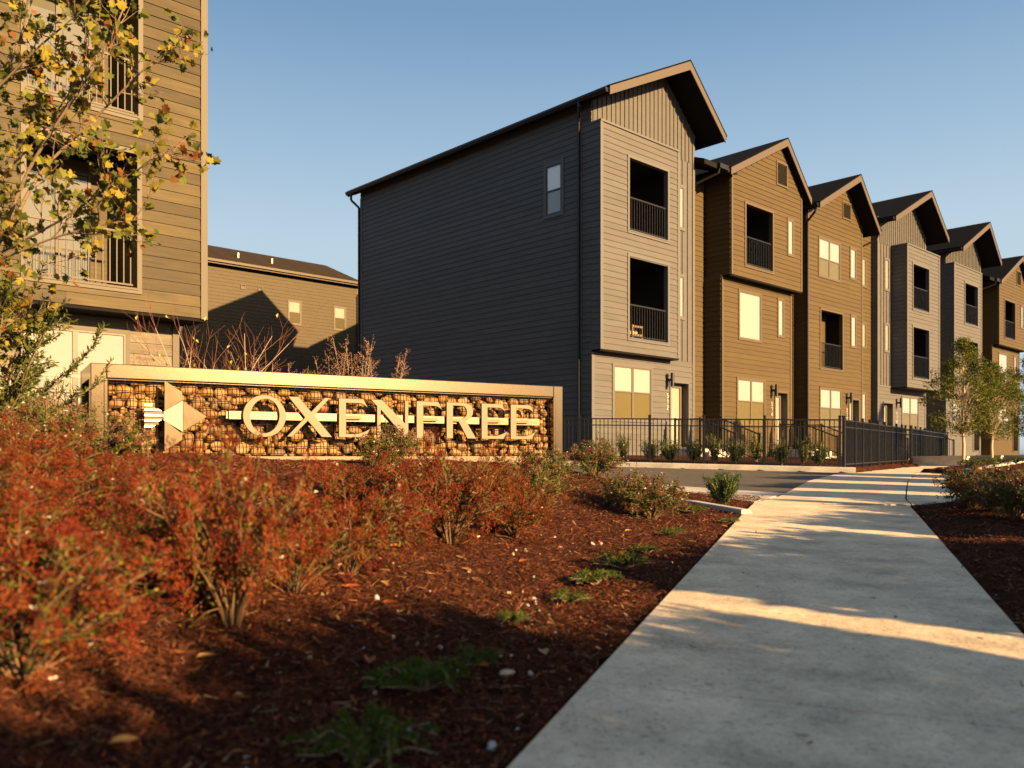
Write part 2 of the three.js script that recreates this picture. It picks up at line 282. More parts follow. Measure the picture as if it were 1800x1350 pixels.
/* a wall: its own mesh (outline with holes) and lap boards laid over it; x along the wall, y up, z out */
function wall(g, name, o) {
  const { outline, holes = [], covers = [], mats, thick = .12, exp = .178, boards = 'parts', x = 0, y = 0, z = 0, turn = 0, batten } = o;
  const w = part(g, name, poly(outline, thick, -thick, holes.map((h) => rect(...h))), mats[1]);
  w.position.set(x, y, z); w.rotation.y = turn;
  const ys = outline.map((p) => p[1]), y0 = Math.min(...ys), y1 = Math.max(...ys);
  const span = (yy) => { const xsn = []; outline.forEach((a, i) => { const b = outline[(i + 1) % outline.length]; if ((a[1] <= yy) !== (b[1] <= yy)) xsn.push(a[0] + (b[0] - a[0]) * (yy - a[1]) / (b[1] - a[1])); }); return xsn.length ? [Math.min(...xsn), Math.max(...xsn)] : null; };
  const all = [...holes, ...covers], list = [];
  if (batten) {
    const xs0 = Math.min(...outline.map((p) => p[0])), xs1 = Math.max(...outline.map((p) => p[0]));
    for (let bx = xs0 + .04; bx < xs1; bx += batten) {
      const top = []; outline.forEach((a, i) => { const b = outline[(i + 1) % outline.length]; const m = bx + .02; if ((a[0] <= m) !== (b[0] <= m)) top.push(a[1] + (b[1] - a[1]) * (m - a[0]) / (b[0] - a[0])); });
      if (top.length < 2) continue; let runs = [[Math.min(...top), Math.max(...top)]];
      for (const c of all) if (bx + .045 > c[0] && bx < c[2]) runs = runs.flatMap(([a, b]) => (c[3] <= a || c[1] >= b ? [[a, b]] : [[a, c[1]], [c[3], b]].filter(([p, q]) => q - p > .05)));
      for (const [a, b] of runs) { const bg = box(bx, a, 0, bx + .045, b, .03); if (boards === 'parts') part(w, 'batten', bg, mats[1]); else list.push(bg); }
    }
  } else {
    const n = Math.round((y1 - y0) / exp), e = (y1 - y0) / n;
    for (let i = 0; i < n; i++) {
      const ya = y0 + i * e, a = span(ya + .01), b = span(Math.min(ya + e - .01, y1 - .002)); if (!a || !b) continue;
      let runs = [[Math.max(a[0], b[0]), Math.min(a[1], b[1])]];
      for (const c of all) { const ov = Math.min(ya + e, c[3]) - Math.max(ya, c[1]); if (ov > e * .5) runs = runs.flatMap(([p, q]) => (c[2] <= p || c[0] >= q ? [[p, q]] : [[p, c[0]], [c[2], q]].filter(([s, t]) => t - s > .03))); }
      for (const [p, q] of runs) {
        let cutsAt = [p]; for (let s = p + 2 + bR() * 3.2; s < q - .8; s += 3.66) cutsAt.push(s); cutsAt.push(q);
        if (boards !== 'parts') cutsAt = [p, q];
        for (let k = 0; k + 1 < cutsAt.length; k++) { if (q - p < .05) continue; const bg = boardGeo(cutsAt[k + 1] - cutsAt[k] - (k + 2 < cutsAt.length ? .003 : 0), e, bR() * 7); bg.translate(cutsAt[k], ya, 0); if (boards === 'parts') part(w, 'siding_board', bg, mats[Math.floor(bR() * 3)]); else list.push(bg); }
      }
    }
  }
  if (list.length) part(w, batten ? 'battens' : 'siding', merged(list), mats[1], 'stuff');
  return w;
}
function trimBox(x0, y0, x1, y1, z, t, p) { return [box(x0 - t, y1, z, x1 + t, y1 + t, z + p), box(x0 - t, y0 - t, z, x1 + t, y0, z + p), box(x0 - t, y0, z, x0, y1, z + p), box(x1, y0, z, x1 + t, y1, z + p)]; }
const T = .075;   // width of the casing round windows
const cov = (r) => [r[0] - T * .6, r[1] - T * .6, r[2] + T * .6, r[3] + T * .6];
function windowAt(g, r, z, trimMat, o = {}) {
  const { cols = 1, split = .52, upper = M.blind, lower = M.blindWarm, single = false, frame = M.frame } = o, [x0, y0, x1, y1] = r;
  const w = sub(g, 'window'); part(w, 'casing', merged(trimBox(x0, y0, x1, y1, z, T, .045)), trimMat);
  part(w, 'frame', merged([...trimBox(x0 + .035, y0 + .035, x1 - .035, y1 - .035, z + .002, .035, .034), ...Array.from({ length: cols - 1 }, (_, i) => { const m = x0 + (x1 - x0) * (i + 1) / cols; return box(m - .045, y0 + .03, z + .002, m + .045, y1 - .03, z + .036); })]), frame);
  for (let i = 0; i < cols; i++) {
    const a = x0 + (x1 - x0) * i / cols + (i ? .045 : .035), b = x0 + (x1 - x0) * (i + 1) / cols - (i < cols - 1 ? .045 : .035), m = y0 + (y1 - y0) * split;
    part(w, 'blind', box(a, single ? y0 + .03 : m, z + .001, b, y1 - .03, z + .006), upper);
    part(w, 'pane', box(a, single ? y0 + .035 : m + .02, z + .021, b, y1 - .035, z + .024), M.glass);
    if (!single) { part(w, 'blind', box(a, y0 + .03, z + .001, b, m, z + .006), lower); part(w, 'pane', box(a, y0 + .035, z + .017, b, m - .02, z + .02), M.screen); part(w, 'sash_rail', box(a, m - .02, z + .004, b, m + .02, z + .034), frame); }
  }
  return w;
}
function balcony(g, r, z, depth, trimMat, inner, o = {}) {   // r: the opening in the wall whose face is at z
  const [x0, y0, x1, y1] = r, { pickets = 15, far = false, door = true, pale = false } = o, b = sub(g, 'balcony');
  const L = x0 - .03, R = x1 + .03, zb = z - depth;
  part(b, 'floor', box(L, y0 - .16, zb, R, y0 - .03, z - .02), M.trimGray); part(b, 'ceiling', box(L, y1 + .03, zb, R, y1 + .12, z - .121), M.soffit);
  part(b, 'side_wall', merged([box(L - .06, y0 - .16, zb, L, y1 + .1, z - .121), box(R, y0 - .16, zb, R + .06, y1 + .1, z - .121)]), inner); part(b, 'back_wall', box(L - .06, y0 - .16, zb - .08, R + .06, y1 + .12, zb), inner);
  part(b, 'casing', merged(trimBox(x0, y0, x1, y1, z, .085, .045)), trimMat); part(b, 'sill', box(x0 - .02, y0 - .02, z - .12, x1 + .02, y0 + .012, z + .06), trimMat);
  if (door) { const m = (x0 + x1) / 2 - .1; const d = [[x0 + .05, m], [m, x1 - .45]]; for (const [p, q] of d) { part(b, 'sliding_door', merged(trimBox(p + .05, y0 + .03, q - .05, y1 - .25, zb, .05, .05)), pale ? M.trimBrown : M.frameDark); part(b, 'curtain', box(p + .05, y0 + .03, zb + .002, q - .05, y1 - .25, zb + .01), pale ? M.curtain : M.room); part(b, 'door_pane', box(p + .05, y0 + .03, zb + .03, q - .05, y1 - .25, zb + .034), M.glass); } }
  const rm = pale ? M.railBrown : M.black, ht = 1.04, zr = z - .02, list = [], pw = pale ? .019 : .016;
  part(b, 'rail', merged([box(x0, y0 + ht - .04, zr - .025, x1 - .06, y0 + ht, zr + .02), box(x0, y0 + .06, zr - .015, x1 - .06, y0 + .09, zr + .012)]), rm);
  for (let i = 0; i < pickets; i++) { const x = x0 + .04 + (x1 - x0 - .14) * i / (pickets - 1), pg = box(x - pw / 2, y0 + .09, zr - pw / 2, x + pw / 2, y0 + ht - .04, zr + pw / 2); if (far) list.push(pg); else part(b, 'picket', pg, rm); }
  if (far) part(b, 'pickets', merged(list), rm, 'stuff');
  return b;
}
M.railBrown = mat(.055, .04, .024, .6);
function entrance(g, x0, x1, top, z, floor, trimMat, num, lampX, o = {}) {
  const dr = sub(g, 'door');
  part(dr, 'casing', merged([box(x0 - .07, floor, z, x0, top, z + .045), box(x1, floor, z, x1 + .07, top, z + .045), box(x0 - .07, top, z, x1 + .07, top + .09, z + .045)]), trimMat);
  part(dr, 'reveal', merged([box(x1 - .012, floor, z - .26, x1, top, z), box(x0, floor, z - .26, x0 + .012, top, z), box(x0, top - .012, z - .26, x1, top, z)]), M.frameDark);
  part(dr, 'leaf', merged(trimBox(x0 + .13, floor + .12, x1 - .13, top - .14, z - .26, .11, .045)), M.frame);
  part(dr, 'shade', box(x0 + .12, floor + .1, z - .258, x1 - .12, top - .13, z - .25), M.blind); part(dr, 'pane', box(x0 + .12, floor + .1, z - .235, x1 - .12, top - .13, z - .23), M.glass);
  part(dr, 'threshold', box(x0, floor - .04, z - .28, x1, floor, z + .05), M.trimGray);
  if (num) {
    const nm = sub(g, 'house_number'); [...num].forEach((c, i) => { const t = new TextGeometry(c, { font, size: .15, depth: .012, curveSegments: 6 }); t.computeBoundingBox(); const bb = t.boundingBox; t.translate(lampX - (bb.min.x + bb.max.x) / 2 + (o.numDx || 0), 2.4 - i * .19 - .15, z + .03); part(nm, 'digit', t, M.number); });
  }
  const lp = sub(g, 'wall_lamp'), lx = lampX, ly = 2.62;
  part(lp, 'back_plate', box(lx - .06, ly, z + .005, lx + .06, ly + .42, z + .04), M.lampBlack); part(lp, 'arm', box(lx - .035, ly + .17, z + .04, lx + .035, ly + .25, z + .2), M.lampBlack);
  const cy = new THREE.CylinderGeometry(.06, .06, .44, 16); cy.translate(lx, ly + .21, z + .23); part(lp, 'shade', cy, M.lampBlack);
}
function roofOf(g, L, R, P, zf, zb, o = {}) {   // L, R eaves and P ridge as [x, y]; from the front rake zf back to zb
  const { shingle = M.shingle, t = .2, rake = M.fascia, gut = [true, true] } = o;
  const slope = (a, b) => [[a[0], a[1]], [b[0], b[1]], [b[0], b[1] - t * 1.12], [a[0], a[1] - t]];
  part(g, 'roof', merged([poly(slope(L, P), zf - zb, zb), poly(slope(R, P), zf - zb, zb)]), M.soffit);
  const sh = (a, b) => { const e = .05, k = (b[1] - a[1]) / (b[0] - a[0]), s = Math.sign(b[0] - a[0]); return [[a[0] - s * .05, a[1] - s * .05 * k + .003], [b[0], b[1] + .003], [b[0], b[1] + e], [a[0] - s * .05, a[1] - s * .05 * k + e]]; };
  part(g, 'shingles', merged([poly(sh(L, P), zf - zb + .05, zb), poly(sh(R, P), zf - zb + .05, zb)]), shingle);
  const rk = (a, b) => [[a[0], a[1] + .002], [b[0], b[1] + .002], [b[0], b[1] - .27], [a[0], a[1] - .24]];
  part(g, 'rake_board', poly(rk(L, P), .035, zf + .002), rake); part(g, 'rake_board', poly(rk(R, P), .035, zf + .002), rake);
  const prof = (x, y, s) => [[x, y], [x - s * .13, y], [x - s * .13, y - .05], [x - s * .09, y - .13], [x, y - .13]];
  if (gut[0]) part(g, 'gutter', poly(prof(L[0] - .002, L[1] - .03, 1), zf - zb - .05, zb + .02), M.gutter);
  if (gut[1]) part(g, 'gutter', poly(prof(R[0] + .002, R[1] - .03, -1), zf - zb - .05, zb + .02), M.gutter);
}
function downspout(g, pts, m = M.gutter) { const l = []; for (let i = 0; i + 1 < pts.length; i++) l.push(bar(pts[i], pts[i + 1], .075, .06)); part(g, 'downspout', merged(l), m); }
function ventAt(g, r, z, m) { const v = sub(g, 'gable_vent'); part(v, 'frame', merged(trimBox(...r, z, .06, .045)), m); for (let y = r[1] + .02; y < r[3] - .04; y += .075) { const s = box(r[0], 0, -.012, r[2], .008, .03); s.rotateX(.6); s.translate(0, y + .03, z + .015); part(v, 'louvre', s, m); } part(v, 'backing', box(r[0], r[1], z + .001, r[2], r[3], z + .006), M.dark); }
const Y = (v) => v - VB;
const roofY = (L, P, R, x) => (x < P[0] ? L[1] + (P[1] - L[1]) * (x - L[0]) / (P[0] - L[0]) : R[1] + (P[1] - R[1]) * (x - R[0]) / (P[0] - R[0])) - .19;
function stairs(u, w0, n, top, house) {   // steps and iron rails in front of a door
  const [x, d] = rowAt(u, w0), st = thing('entrance_steps', `pale concrete entrance steps with black iron rails in front of ${house} door`, 'steps', x, d, VB, ROW, 'entrance steps of the row houses');
  const rise = (top - VB) / (n + 1);
  part(st, 'landing', box(-.75, -.3, -1.0, .75, top - VB, 0), M.curb);
  for (let i = 0; i < n; i++) part(st, 'step', box(-.72 - .004 * i, -.3, i * .32 + .002, .72 + .004 * i, top - VB - rise * (i + 1), (i + 1) * .32), M.curb);
  for (const s of [-1, 1]) part(st, 'cheek_wall', merged([box(s * .9 - .13, -.35, -.9, s * .9 + .13, top - VB - .06, .25), box(s * .9 - .132, -.35, .251, s * .9 + .132, top - VB - .32, .95), box(s * .9 - .134, -.35, .951, s * .9 + .134, top - VB - .55, 1.7)]), M.curb);
  const t = top - VB, e = n * .32;
  for (const s of [-1, 1]) {
    const rl = sub(st, 'handrail'), xx = s * .68; part(rl, 'top_rail', merged([bar([xx, t + .92, -.95], [xx, t + .92, 0], .04, .04), bar([xx, t + .92, 0], [xx, t + .92 - rise * n, e], .04, .04)]), M.black);
    part(rl, 'bottom_rail', merged([bar([xx, t + .1, -.95], [xx, t + .1, 0], .03, .03), bar([xx, t + .1, 0], [xx, t + .1 - rise * n, e], .03, .03)]), M.black);
    for (const [z, y] of [[-.95, t], [0, t], [e, t - rise * n]]) part(rl, 'post', box(xx - .025, y - .1, z - .025, xx + .025, y + .97, z + .025), M.black);
    for (let z = -.83; z < e - .05; z += .12) { const y = z < 0 ? t : t - rise * n * z / e; if (Math.abs(z) > .04) part(rl, 'baluster', box(xx - .008, y + .1, z - .008, xx + .008, y + .92, z + .008), M.black); }
  }
}
function rowHouse(u0, name, label) { const [x, d] = rowAt(u0); return thing(name, label, 'townhouse', x, d, VB, ROW, 'townhouses of the row'); }
const FR = -.34;   // the main wall plane of the row

// type A: projecting two-storey box, board-and-batten gable
function houseA(u0, o) {
  const g = rowHouse(u0, 'townhouse', o.label), far = !!o.far, bd = far ? 'merged' : 'parts';
  const [bx0, bx1] = o.box, bw = o.bw, W = o.width, bt = Y(o.bt), bb = Y(3.11), P = [o.ridge, Y(12.43)], L = [-.32, Y(10.5)], R = [W + .44, Y(10.6)], ry = (x) => roofY(L, P, R, x);
  const gw = o.gwin, nar = o.narrow || [];
  // ground floor
  wall(g, 'front_wall', { outline: rect(0, 0, W, bb), mats: M.gray, z: FR, boards: bd, holes: [[o.door[0], Y(.25), o.door[1], Y(2.37)]], covers: [cov(gw), [o.door[0] - .05, Y(.2), o.door[1] + .05, Y(2.44)]] });
  // upper wall of battens beside the box and in the gable
  const strip = bx0 > .5 ? [0, bx0] : [bx1, W];
  wall(g, 'batten_wall', { outline: rect(strip[0], bb + .002, strip[1], bt), mats: M.gray, z: FR, boards: bd, batten: .3, covers: nar.map(cov) });
  wall(g, 'gable_wall', { outline: [[0, bt + .002], [W, bt + .002], [W, ry(W)], [P[0], ry(P[0])], [0, ry(0)]], mats: M.gray, z: FR, boards: bd, batten: .21 });
  part(g, 'belt_board', box(0, bb - .02, FR, strip[1] - strip[0] < 2 && bx0 < .5 ? bx1 : W, bb + .06, FR + .04).translate(0, 0, 0), M.trimGray);
  wall(g, 'projecting_box', { outline: rect(bx0, bb, bx1, bt), mats: M.gray, z: bw, boards: bd, holes: o.open, covers: o.open.map(cov) });
  part(g, 'box_soffit', box(bx0, bb - .05, FR, bx1, bb - .003, bw - .002), M.soffit); part(g, 'box_cap', box(bx0 - .03, bt, FR, bx1 + .03, bt + .06, bw + .05), M.trimGray);
  wall(g, 'box_side', { outline: rect(0, bb, bw - FR - .005, bt), mats: M.gray, x: bx0 + .002, z: FR, turn: -Math.PI / 2, boards: bd, thick: .1 });
  part(g, 'box_return', box(bx1 - .1, bb, FR, bx1, bt, bw - .122), M.gray[1]);
  for (const x of [bx0, bx1 - .09]) part(g, 'corner_board', box(x - (x === bx0 ? .03 : 0), bb, bw, x + .09 + (x === bx0 ? 0 : .03), bt, bw + .035), M.trimGray);
  for (const x of [0, W - .09]) part(g, 'corner_board', box(x - (x ? 0 : .03), 0, FR, x + .09 + (x ? .03 : 0), x === 0 && bx0 < .5 ? bb - .052 : ry(W) - .05, FR + .035), M.trimGray);
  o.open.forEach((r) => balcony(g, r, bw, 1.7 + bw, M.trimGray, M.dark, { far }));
  windowAt(g, gw, FR, M.trimGray, { cols: 2 }); nar.forEach((r) => windowAt(g, r, FR, M.trimGray, { single: true }));
  entrance(g, o.door[0], o.door[1], Y(2.37), FR, Y(.25), M.trimGray, o.num, o.lamp);
  // side walls, back
  const D = 12.2, eave = ry(0);
  wall(g, 'side_wall', { outline: rect(0, 0, D, eave), mats: M.gray, z: FR - D, x: .001, turn: -Math.PI / 2, boards: far ? 'merged' : 'parts', covers: o.sideWin ? [cov(o.sideWin)] : [], thick: .15 });
  part(g, 'far_side_wall', box(W - .15, 0, FR - D, W, ry(W), FR - .13), M.gray[1]); part(g, 'rear_wall', poly([[0, 0], [W, 0], [W, ry(W)], [P[0], ry(P[0])], [0, ry(0)]], .12, FR - D), M.gray[1]);
  roofOf(g, L, R, P, .6, FR - D - .45);
  return { g, L, R, P, eave };
}
const h1 = houseA(0, { label: 'nearest grey townhouse with dark lap-sided flank and overhanging gable, number 512', box: [0, 3.85], bw: 0, bt: 9.77, width: 5.16, ridge: 3.59, gwin: [.98, Y(1.1), 2.8, Y(2.72)], door: [3.86, 4.82], num: '512', lamp: 3.66,
  open: [[1.3, Y(3.55), 3.22, Y(6.02)], [1.3, Y(6.8), 3.22, Y(9.0)]], narrow: [[4.33, Y(7.5), 4.56, Y(8.85)], [4.33, Y(4.55), 4.56, Y(5.9)]], sideWin: [12.2 - 1.85, Y(7.42), 12.2 - 1.2, Y(8.93)] });
{ // the flank of the nearest house: its window, corner trim and downspouts
  const g = h1.g, w = sub(g, 'side_window'), t = new THREE.Group(); w.position.set(.001, 0, FR - 12.2); w.rotation.y = -Math.PI / 2;
  const r = [12.2 - 1.85, Y(7.42), 12.2 - 1.2, Y(8.93)], m = Y(8.15);
  part(w, 'casing', merged(trimBox(...r, 0, .1, .05)), M.trimGray); part(w, 'frame', merged([...trimBox(r[0] + .04, r[1] + .04, r[2] - .04, r[3] - .04, .002, .04, .036), box(r[0], m - .025, .004, r[2], m + .025, .037)]), M.frameDark);
  part(w, 'blind', box(r[0] + .04, m, .001, r[2] - .04, r[3] - .03, .007), mat(.7, .72, .68, .9)); part(w, 'curtain', box(r[0] + .04, r[1] + .03, .001, r[2] - .04, m, .006), mat(.16, .18, .18, .9));
  part(w, 'pane', box(r[0] + .03, m, .022, r[2] - .03, r[3] - .03, .026), M.glass); part(w, 'pane', box(r[0] + .03, r[1] + .03, .015, r[2] - .03, m, .019), M.glass);
  part(g, 'corner_board', box(-.035, 0, -.86, .001, Y(10.2), -.72), M.trimGray); part(g, 'corner_board', box(-.035, 0, FR - 12.2, .001, Y(10.2), FR - 12.08), M.trimGray);
  downspout(g, [[-.39, Y(10.36), -.5], [-.39, Y(10.2), -.5], [-.08, Y(9.95), -.78], [-.08, .4, -.78], [-.2, .25, -.78]]);
  downspout(g, [[-.39, Y(10.36), FR - 12.3], [-.39, Y(10.1), FR - 12.3], [-.05, Y(9.85), FR - 12.25], [-.05, .4, FR - 12.25]]);
}
// type B: projecting third floor under a flush gable
function houseB(u0, o) {
  const g = rowHouse(u0, 'townhouse', o.label), far = !!o.far, bd = far ? 'merged' : 'parts', W = 4.95, rw = -1.06;
  const bb = Y(6.3), L = [-.42, Y(9.83)], P = [3.4, Y(11.77)], R = [W + .27, Y(9.92)], ry = (x) => roofY(L, P, R, x), n3 = [3.88, Y(7.61), 4.24, Y(8.91)], n2w = [3.76, Y(4.55), 4.12, Y(5.92)], w2 = [1.05, Y(4.21), 2.48, Y(5.89)], gw = [.94, Y(1.1), 2.74, Y(2.73)], dr = [3.55, 4.42];
  const W2 = W - .2;
  wall(g, 'front_wall', { outline: rect(-.07, 0, W2, bb), mats: M.tan, z: FR, boards: bd, holes: [[dr[0], Y(.25), dr[1], Y(2.37)]], covers: [cov(n2w), cov(w2), cov(gw), [dr[0] - .05, Y(.2), dr[1] + .05, Y(2.44)]] });
  const op = [.93, Y(6.75), 2.74, Y(8.92)], vt = [3.08, Y(10.11), 3.76, Y(10.89)];
  wall(g, 'projecting_box', { outline: [[0, bb], [W, bb], [W, ry(W)], [P[0], ry(P[0])], [0, ry(0)]], mats: M.tan, z: 0, boards: bd, holes: [op], covers: [cov(op), cov(n3), cov(vt)] });
  part(g, 'box_soffit', box(0, bb - .05, FR, W, bb - .003, -.002), M.soffit);
  for (const [s, y0, y1, z1] of [[0, bb, ry(0), -.122], [-.07, 0, bb, FR - .122]]) wall(g, 'side_wall', { outline: rect(0, y0, z1 - rw + .1, y1), mats: M.tan, x: s + .001, z: rw, turn: -Math.PI / 2, boards: bd, thick: .1 });
  part(g, 'far_side_wall', merged([box(W - .1, bb, FR, W, ry(W), -.122), box(W2 - .1, 0, rw - 1, W2, bb, FR - .122)]), M.tan[1]);
  for (const x of [0, W - .09]) part(g, 'corner_board', box(x, bb, 0, x + .09, ry(x ? W : 0), .035), M.trimTan);
  for (const x of [-.07, W2 - .09]) part(g, 'corner_board', box(x, 0, FR, x + .09, bb - .052, FR + .035), M.trimTan);
  wall(g, 'recessed_wall', { outline: rect(-1.75, 0, -.07, ry(0)), mats: M.tan, z: rw, boards: bd });
  part(g, 'house_core', box(-1.75, 0, -12.5, W - .02, ry(0), rw - .13), M.tan[1]);
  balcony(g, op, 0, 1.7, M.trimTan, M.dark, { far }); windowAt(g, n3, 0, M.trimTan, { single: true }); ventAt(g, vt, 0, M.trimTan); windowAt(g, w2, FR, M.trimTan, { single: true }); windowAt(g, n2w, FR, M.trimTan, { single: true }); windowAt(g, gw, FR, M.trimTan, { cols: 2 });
  entrance(g, dr[0], dr[1], Y(2.37), FR, Y(.25), M.trimTan, o.num, 3.27);
  roofOf(g, L, R, P, .25, -12.8);
  // lean-to eave over the recess with its own gutter and downspout
  part(g, 'eave_roof', poly([[0, 0], [1.5, .55], [1.5, .38], [0, -.17]].map(([a, b]) => [a, b]), 1.62, 0).rotateY(Math.PI / 2).translate(-1.75, ry(0) + .02, .1), M.soffit);
  part(g, 'gutter', box(-1.0, ry(0) - .14, .1, .06, ry(0) + .02, .23), M.gutter); downspout(g, [[-.95, ry(0) - .12, .16], [-.95, ry(0) - .3, .1], [-1.5, ry(0) - .75, rw + .09], [-1.5, 0, rw + .09]]);
  part(g, 'downspout_brace', box(-1.56, 4, rw + .02, -1.44, 4.04, rw + .14), M.gutter);
  return g;
}
const h2 = houseB(6.9, { label: 'tan townhouse with projecting third floor and louvred gable, number 514', num: '514' });
// type C: flat front, tan
{
  const u0 = 12.94, g = rowHouse(u0, 'townhouse', 'flat-fronted tan townhouse with balcony on its second floor, number 516'), W = 4.87, L = [-.24, Y(9.9)], P = [3.31, Y(11.74)], R = [5.21, Y(9.78)], ry = (x) => roofY(L, P, R, x), rw = -.9;
  const w3 = [.94, Y(7.31), 2.72, Y(8.83)], n3 = [3.73, Y(7.6), 4.2, Y(8.85)], n2w = [3.8, Y(4.67), 4.21, Y(5.96)], gw = [1.04, Y(1.1), 2.83, Y(2.71)], op = [1.09, Y(3.57), 2.97, Y(5.92)], vt = [3.03, Y(10.06), 3.7, Y(10.7)], dr = [3.62, 4.5];
  wall(g, 'front_wall', { outline: [[0, 0], [W, 0], [W, ry(W)], [P[0], ry(P[0])], [0, ry(0)]], mats: M.tan, z: FR, holes: [op, [dr[0], Y(.25), dr[1], Y(2.37)]], covers: [...[w3, n3, n2w, gw, op, vt].map(cov), [dr[0] - .05, Y(.2), dr[1] + .05, Y(2.44)]] });
  wall(g, 'side_wall', { outline: rect(0, 0, FR - .122 - rw + .1, ry(0)), mats: M.tan, z: rw, x: .001, turn: -Math.PI / 2, thick: .1 });
  const rn = [[5.45, Y(7.54), 5.8, Y(8.75)], [5.45, Y(4.81), 5.8, Y(5.85)], [5.45, Y(1.48), 5.8, Y(2.74)]];
  wall(g, 'recessed_wall', { outline: rect(W, 0, 6.4, ry(W)), mats: M.tan, z: -.62, covers: rn.map(cov) }); rn.forEach((r) => windowAt(g, r, -.62, M.trimTan, { single: true, upper: M.blindWarm }));
  wall(g, 'link_wall', { outline: rect(-1.4, 0, 0, ry(0)), mats: M.tan, z: rw, boards: 'merged' });
  part(g, 'house_core', box(-1.4, 0, -12.5, 6.4, ry(0) - .05, rw - .14), M.tan[1]);
  for (const x of [0, W - .09]) part(g, 'corner_board', box(x, 0, FR, x + .09, ry(x), FR + .035), M.trimTan);
  windowAt(g, w3, FR, M.trimTan, { cols: 2, split: .47 }); windowAt(g, n3, FR, M.trimTan, { single: true }); windowAt(g, n2w, FR, M.trimTan, { single: true }); windowAt(g, gw, FR, M.trimTan, { cols: 2 }); ventAt(g, vt, FR, M.trimTan);
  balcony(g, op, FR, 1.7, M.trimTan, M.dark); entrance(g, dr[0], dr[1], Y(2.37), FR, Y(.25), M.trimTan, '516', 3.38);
  roofOf(g, L, R, P, .3, -12.8); downspout(g, [[-.3, Y(9.72), .2], [-.3, Y(9.55), .15], [-.07, Y(9.3), FR + .05], [-.07, 0, FR + .05]]);
  downspout(g, [[5.28, Y(9.6), .2], [5.28, Y(9.4), .1], [5.0, Y(9.1), -.55], [5.0, 0, -.55]]);
}
houseA(19.35, { label: 'grey townhouse with wide projecting box and black soffit, fourth in the row', box: [1.45, 5.25], bw: .38, bt: 9.6, width: 5.42, ridge: 3.7, gwin: [2.64, Y(1.15), 4.5, Y(2.74)], door: [.63, 1.58], num: '518', lamp: 2.02, far: true,
  open: [[2.09, Y(3.57), 3.93, Y(5.9)], [2.09, Y(6.75), 3.93, Y(8.8)]], narrow: [[.77, Y(7.57), 1.14, Y(8.93)], [.77, Y(4.76), 1.14, Y(5.96)]] });
houseA(27.42, { label: 'grey townhouse with projecting box behind the street trees, fifth in the row', box: [0, 3.98], bw: .06, bt: 9.8, width: 5.0, ridge: 3.56, gwin: [.98, Y(1.1), 2.8, Y(2.72)], door: [3.9, 4.8], lamp: 3.6, far: true, open: [[1.5, Y(3.6), 3.35, Y(6.0)], [1.5, Y(6.9), 3.35, Y(9.0)]], narrow: [] });
houseB(34.4, { label: 'tan townhouse at the right edge, last one seen of the row', far: true });
{ // party walls between the last houses
  const g = thing('party_wall', 'dark recessed link wall between fourth and fifth townhouse', 'wall', ...rowAt(24.77), VB, ROW); part(g, 'panel', box(.02, 0, -2.2, 2.62, 9.9, -2), M.gray[1]); part(g, 'coping', box(0, 9.9, -2.3, 2.63, 10.0, -1.9), M.trimGray);
}
stairs(4.34, .95, 4, .22, 'the nearest grey'); stairs(10.9, .95, 4, .22, 'the second, tan'); stairs(17.0, .95, 4, .22, 'the third, flat-fronted'); stairs(20.6, .95, 4, .22, 'the fourth');

// ---------------------------------------------------------------- the apartment house on the left
{
  const g = thing('apartment_building', 'brown timber-sided apartment house with balconies at the left edge', 'building', -6.92, 15.83, VB, ROW), X0 = -6.4, X1 = 1.31, b0 = Y(2.65), top = Y(9.9);
  const ops = [[-1.83, Y(3.05), .0, Y(5.53)], [-1.83, Y(6.22), .02, Y(8.75)]], more = ops.map((r) => [r[0] - 3.2, r[1], r[2] - 3.2, r[3]]);
  wall(g, 'upper_wall', { outline: rect(X0, b0, X1, top), mats: M.brown, z: 0, exp: .215, holes: ops, covers: ops.map(cov), thick: .15 });
  part(g, 'corner_board', box(X1 - .11, b0 - .02, 0, X1 + .02, top, .05), M.trimBrown);
  part(g, 'upper_side', box(X1 - .12, b0, -9, X1, top, -.152), M.brown[0]); part(g, 'overhang_soffit', box(X0, b0 - .06, -.9, X1, b0 - .003, -.002), M.soffit);
  const gwn = [-1.74, Y(.2), .04, Y(2.3)];
  wall(g, 'ground_wall', { outline: rect(X0, -.4, 1.04, b0 - .062), mats: M.light, z: -.7, exp: .215, covers: [cov(gwn)] });
  part(g, 'corner_board', box(.93, -.4, -.7, 1.06, b0 - .062, -.65), M.trimBrown); part(g, 'ground_side', box(.92, -.4, -9, 1.04, b0 - .06, -.822), M.light[1]);
  ops.forEach((r) => balcony(g, r, 0, 1.15, M.trimBrown, M.brown[1], { pickets: 15, pale: true }));
  windowAt(g, gwn, -.7, M.trimBrown, { cols: 2, split: .36, upper: tint(.23, .235, .2, .9), lower: tint(.13, .135, .1, .9) });
  part(g, 'roof_slab', box(X0 - .4, top, -9.3, X1 + .5, top + .25, .5), M.shingle);
  const pr = sub(g, 'patio_railing'); part(pr, 'top_rail', merged([box(-4.4, Y(1.36), .0, -.55, Y(1.41), .05), box(-4.4, Y(1.1), .0, -.55, Y(1.13), .04), box(-4.4, Y(.36), 0, -.55, Y(.4), .04)]), M.frameWhite);
  for (let x = -4.35; x < -.6; x += .19) part(pr, 'picket', box(x - .014, Y(.1), .005, x + .014, Y(1.36), .033), M.frameWhite);
}
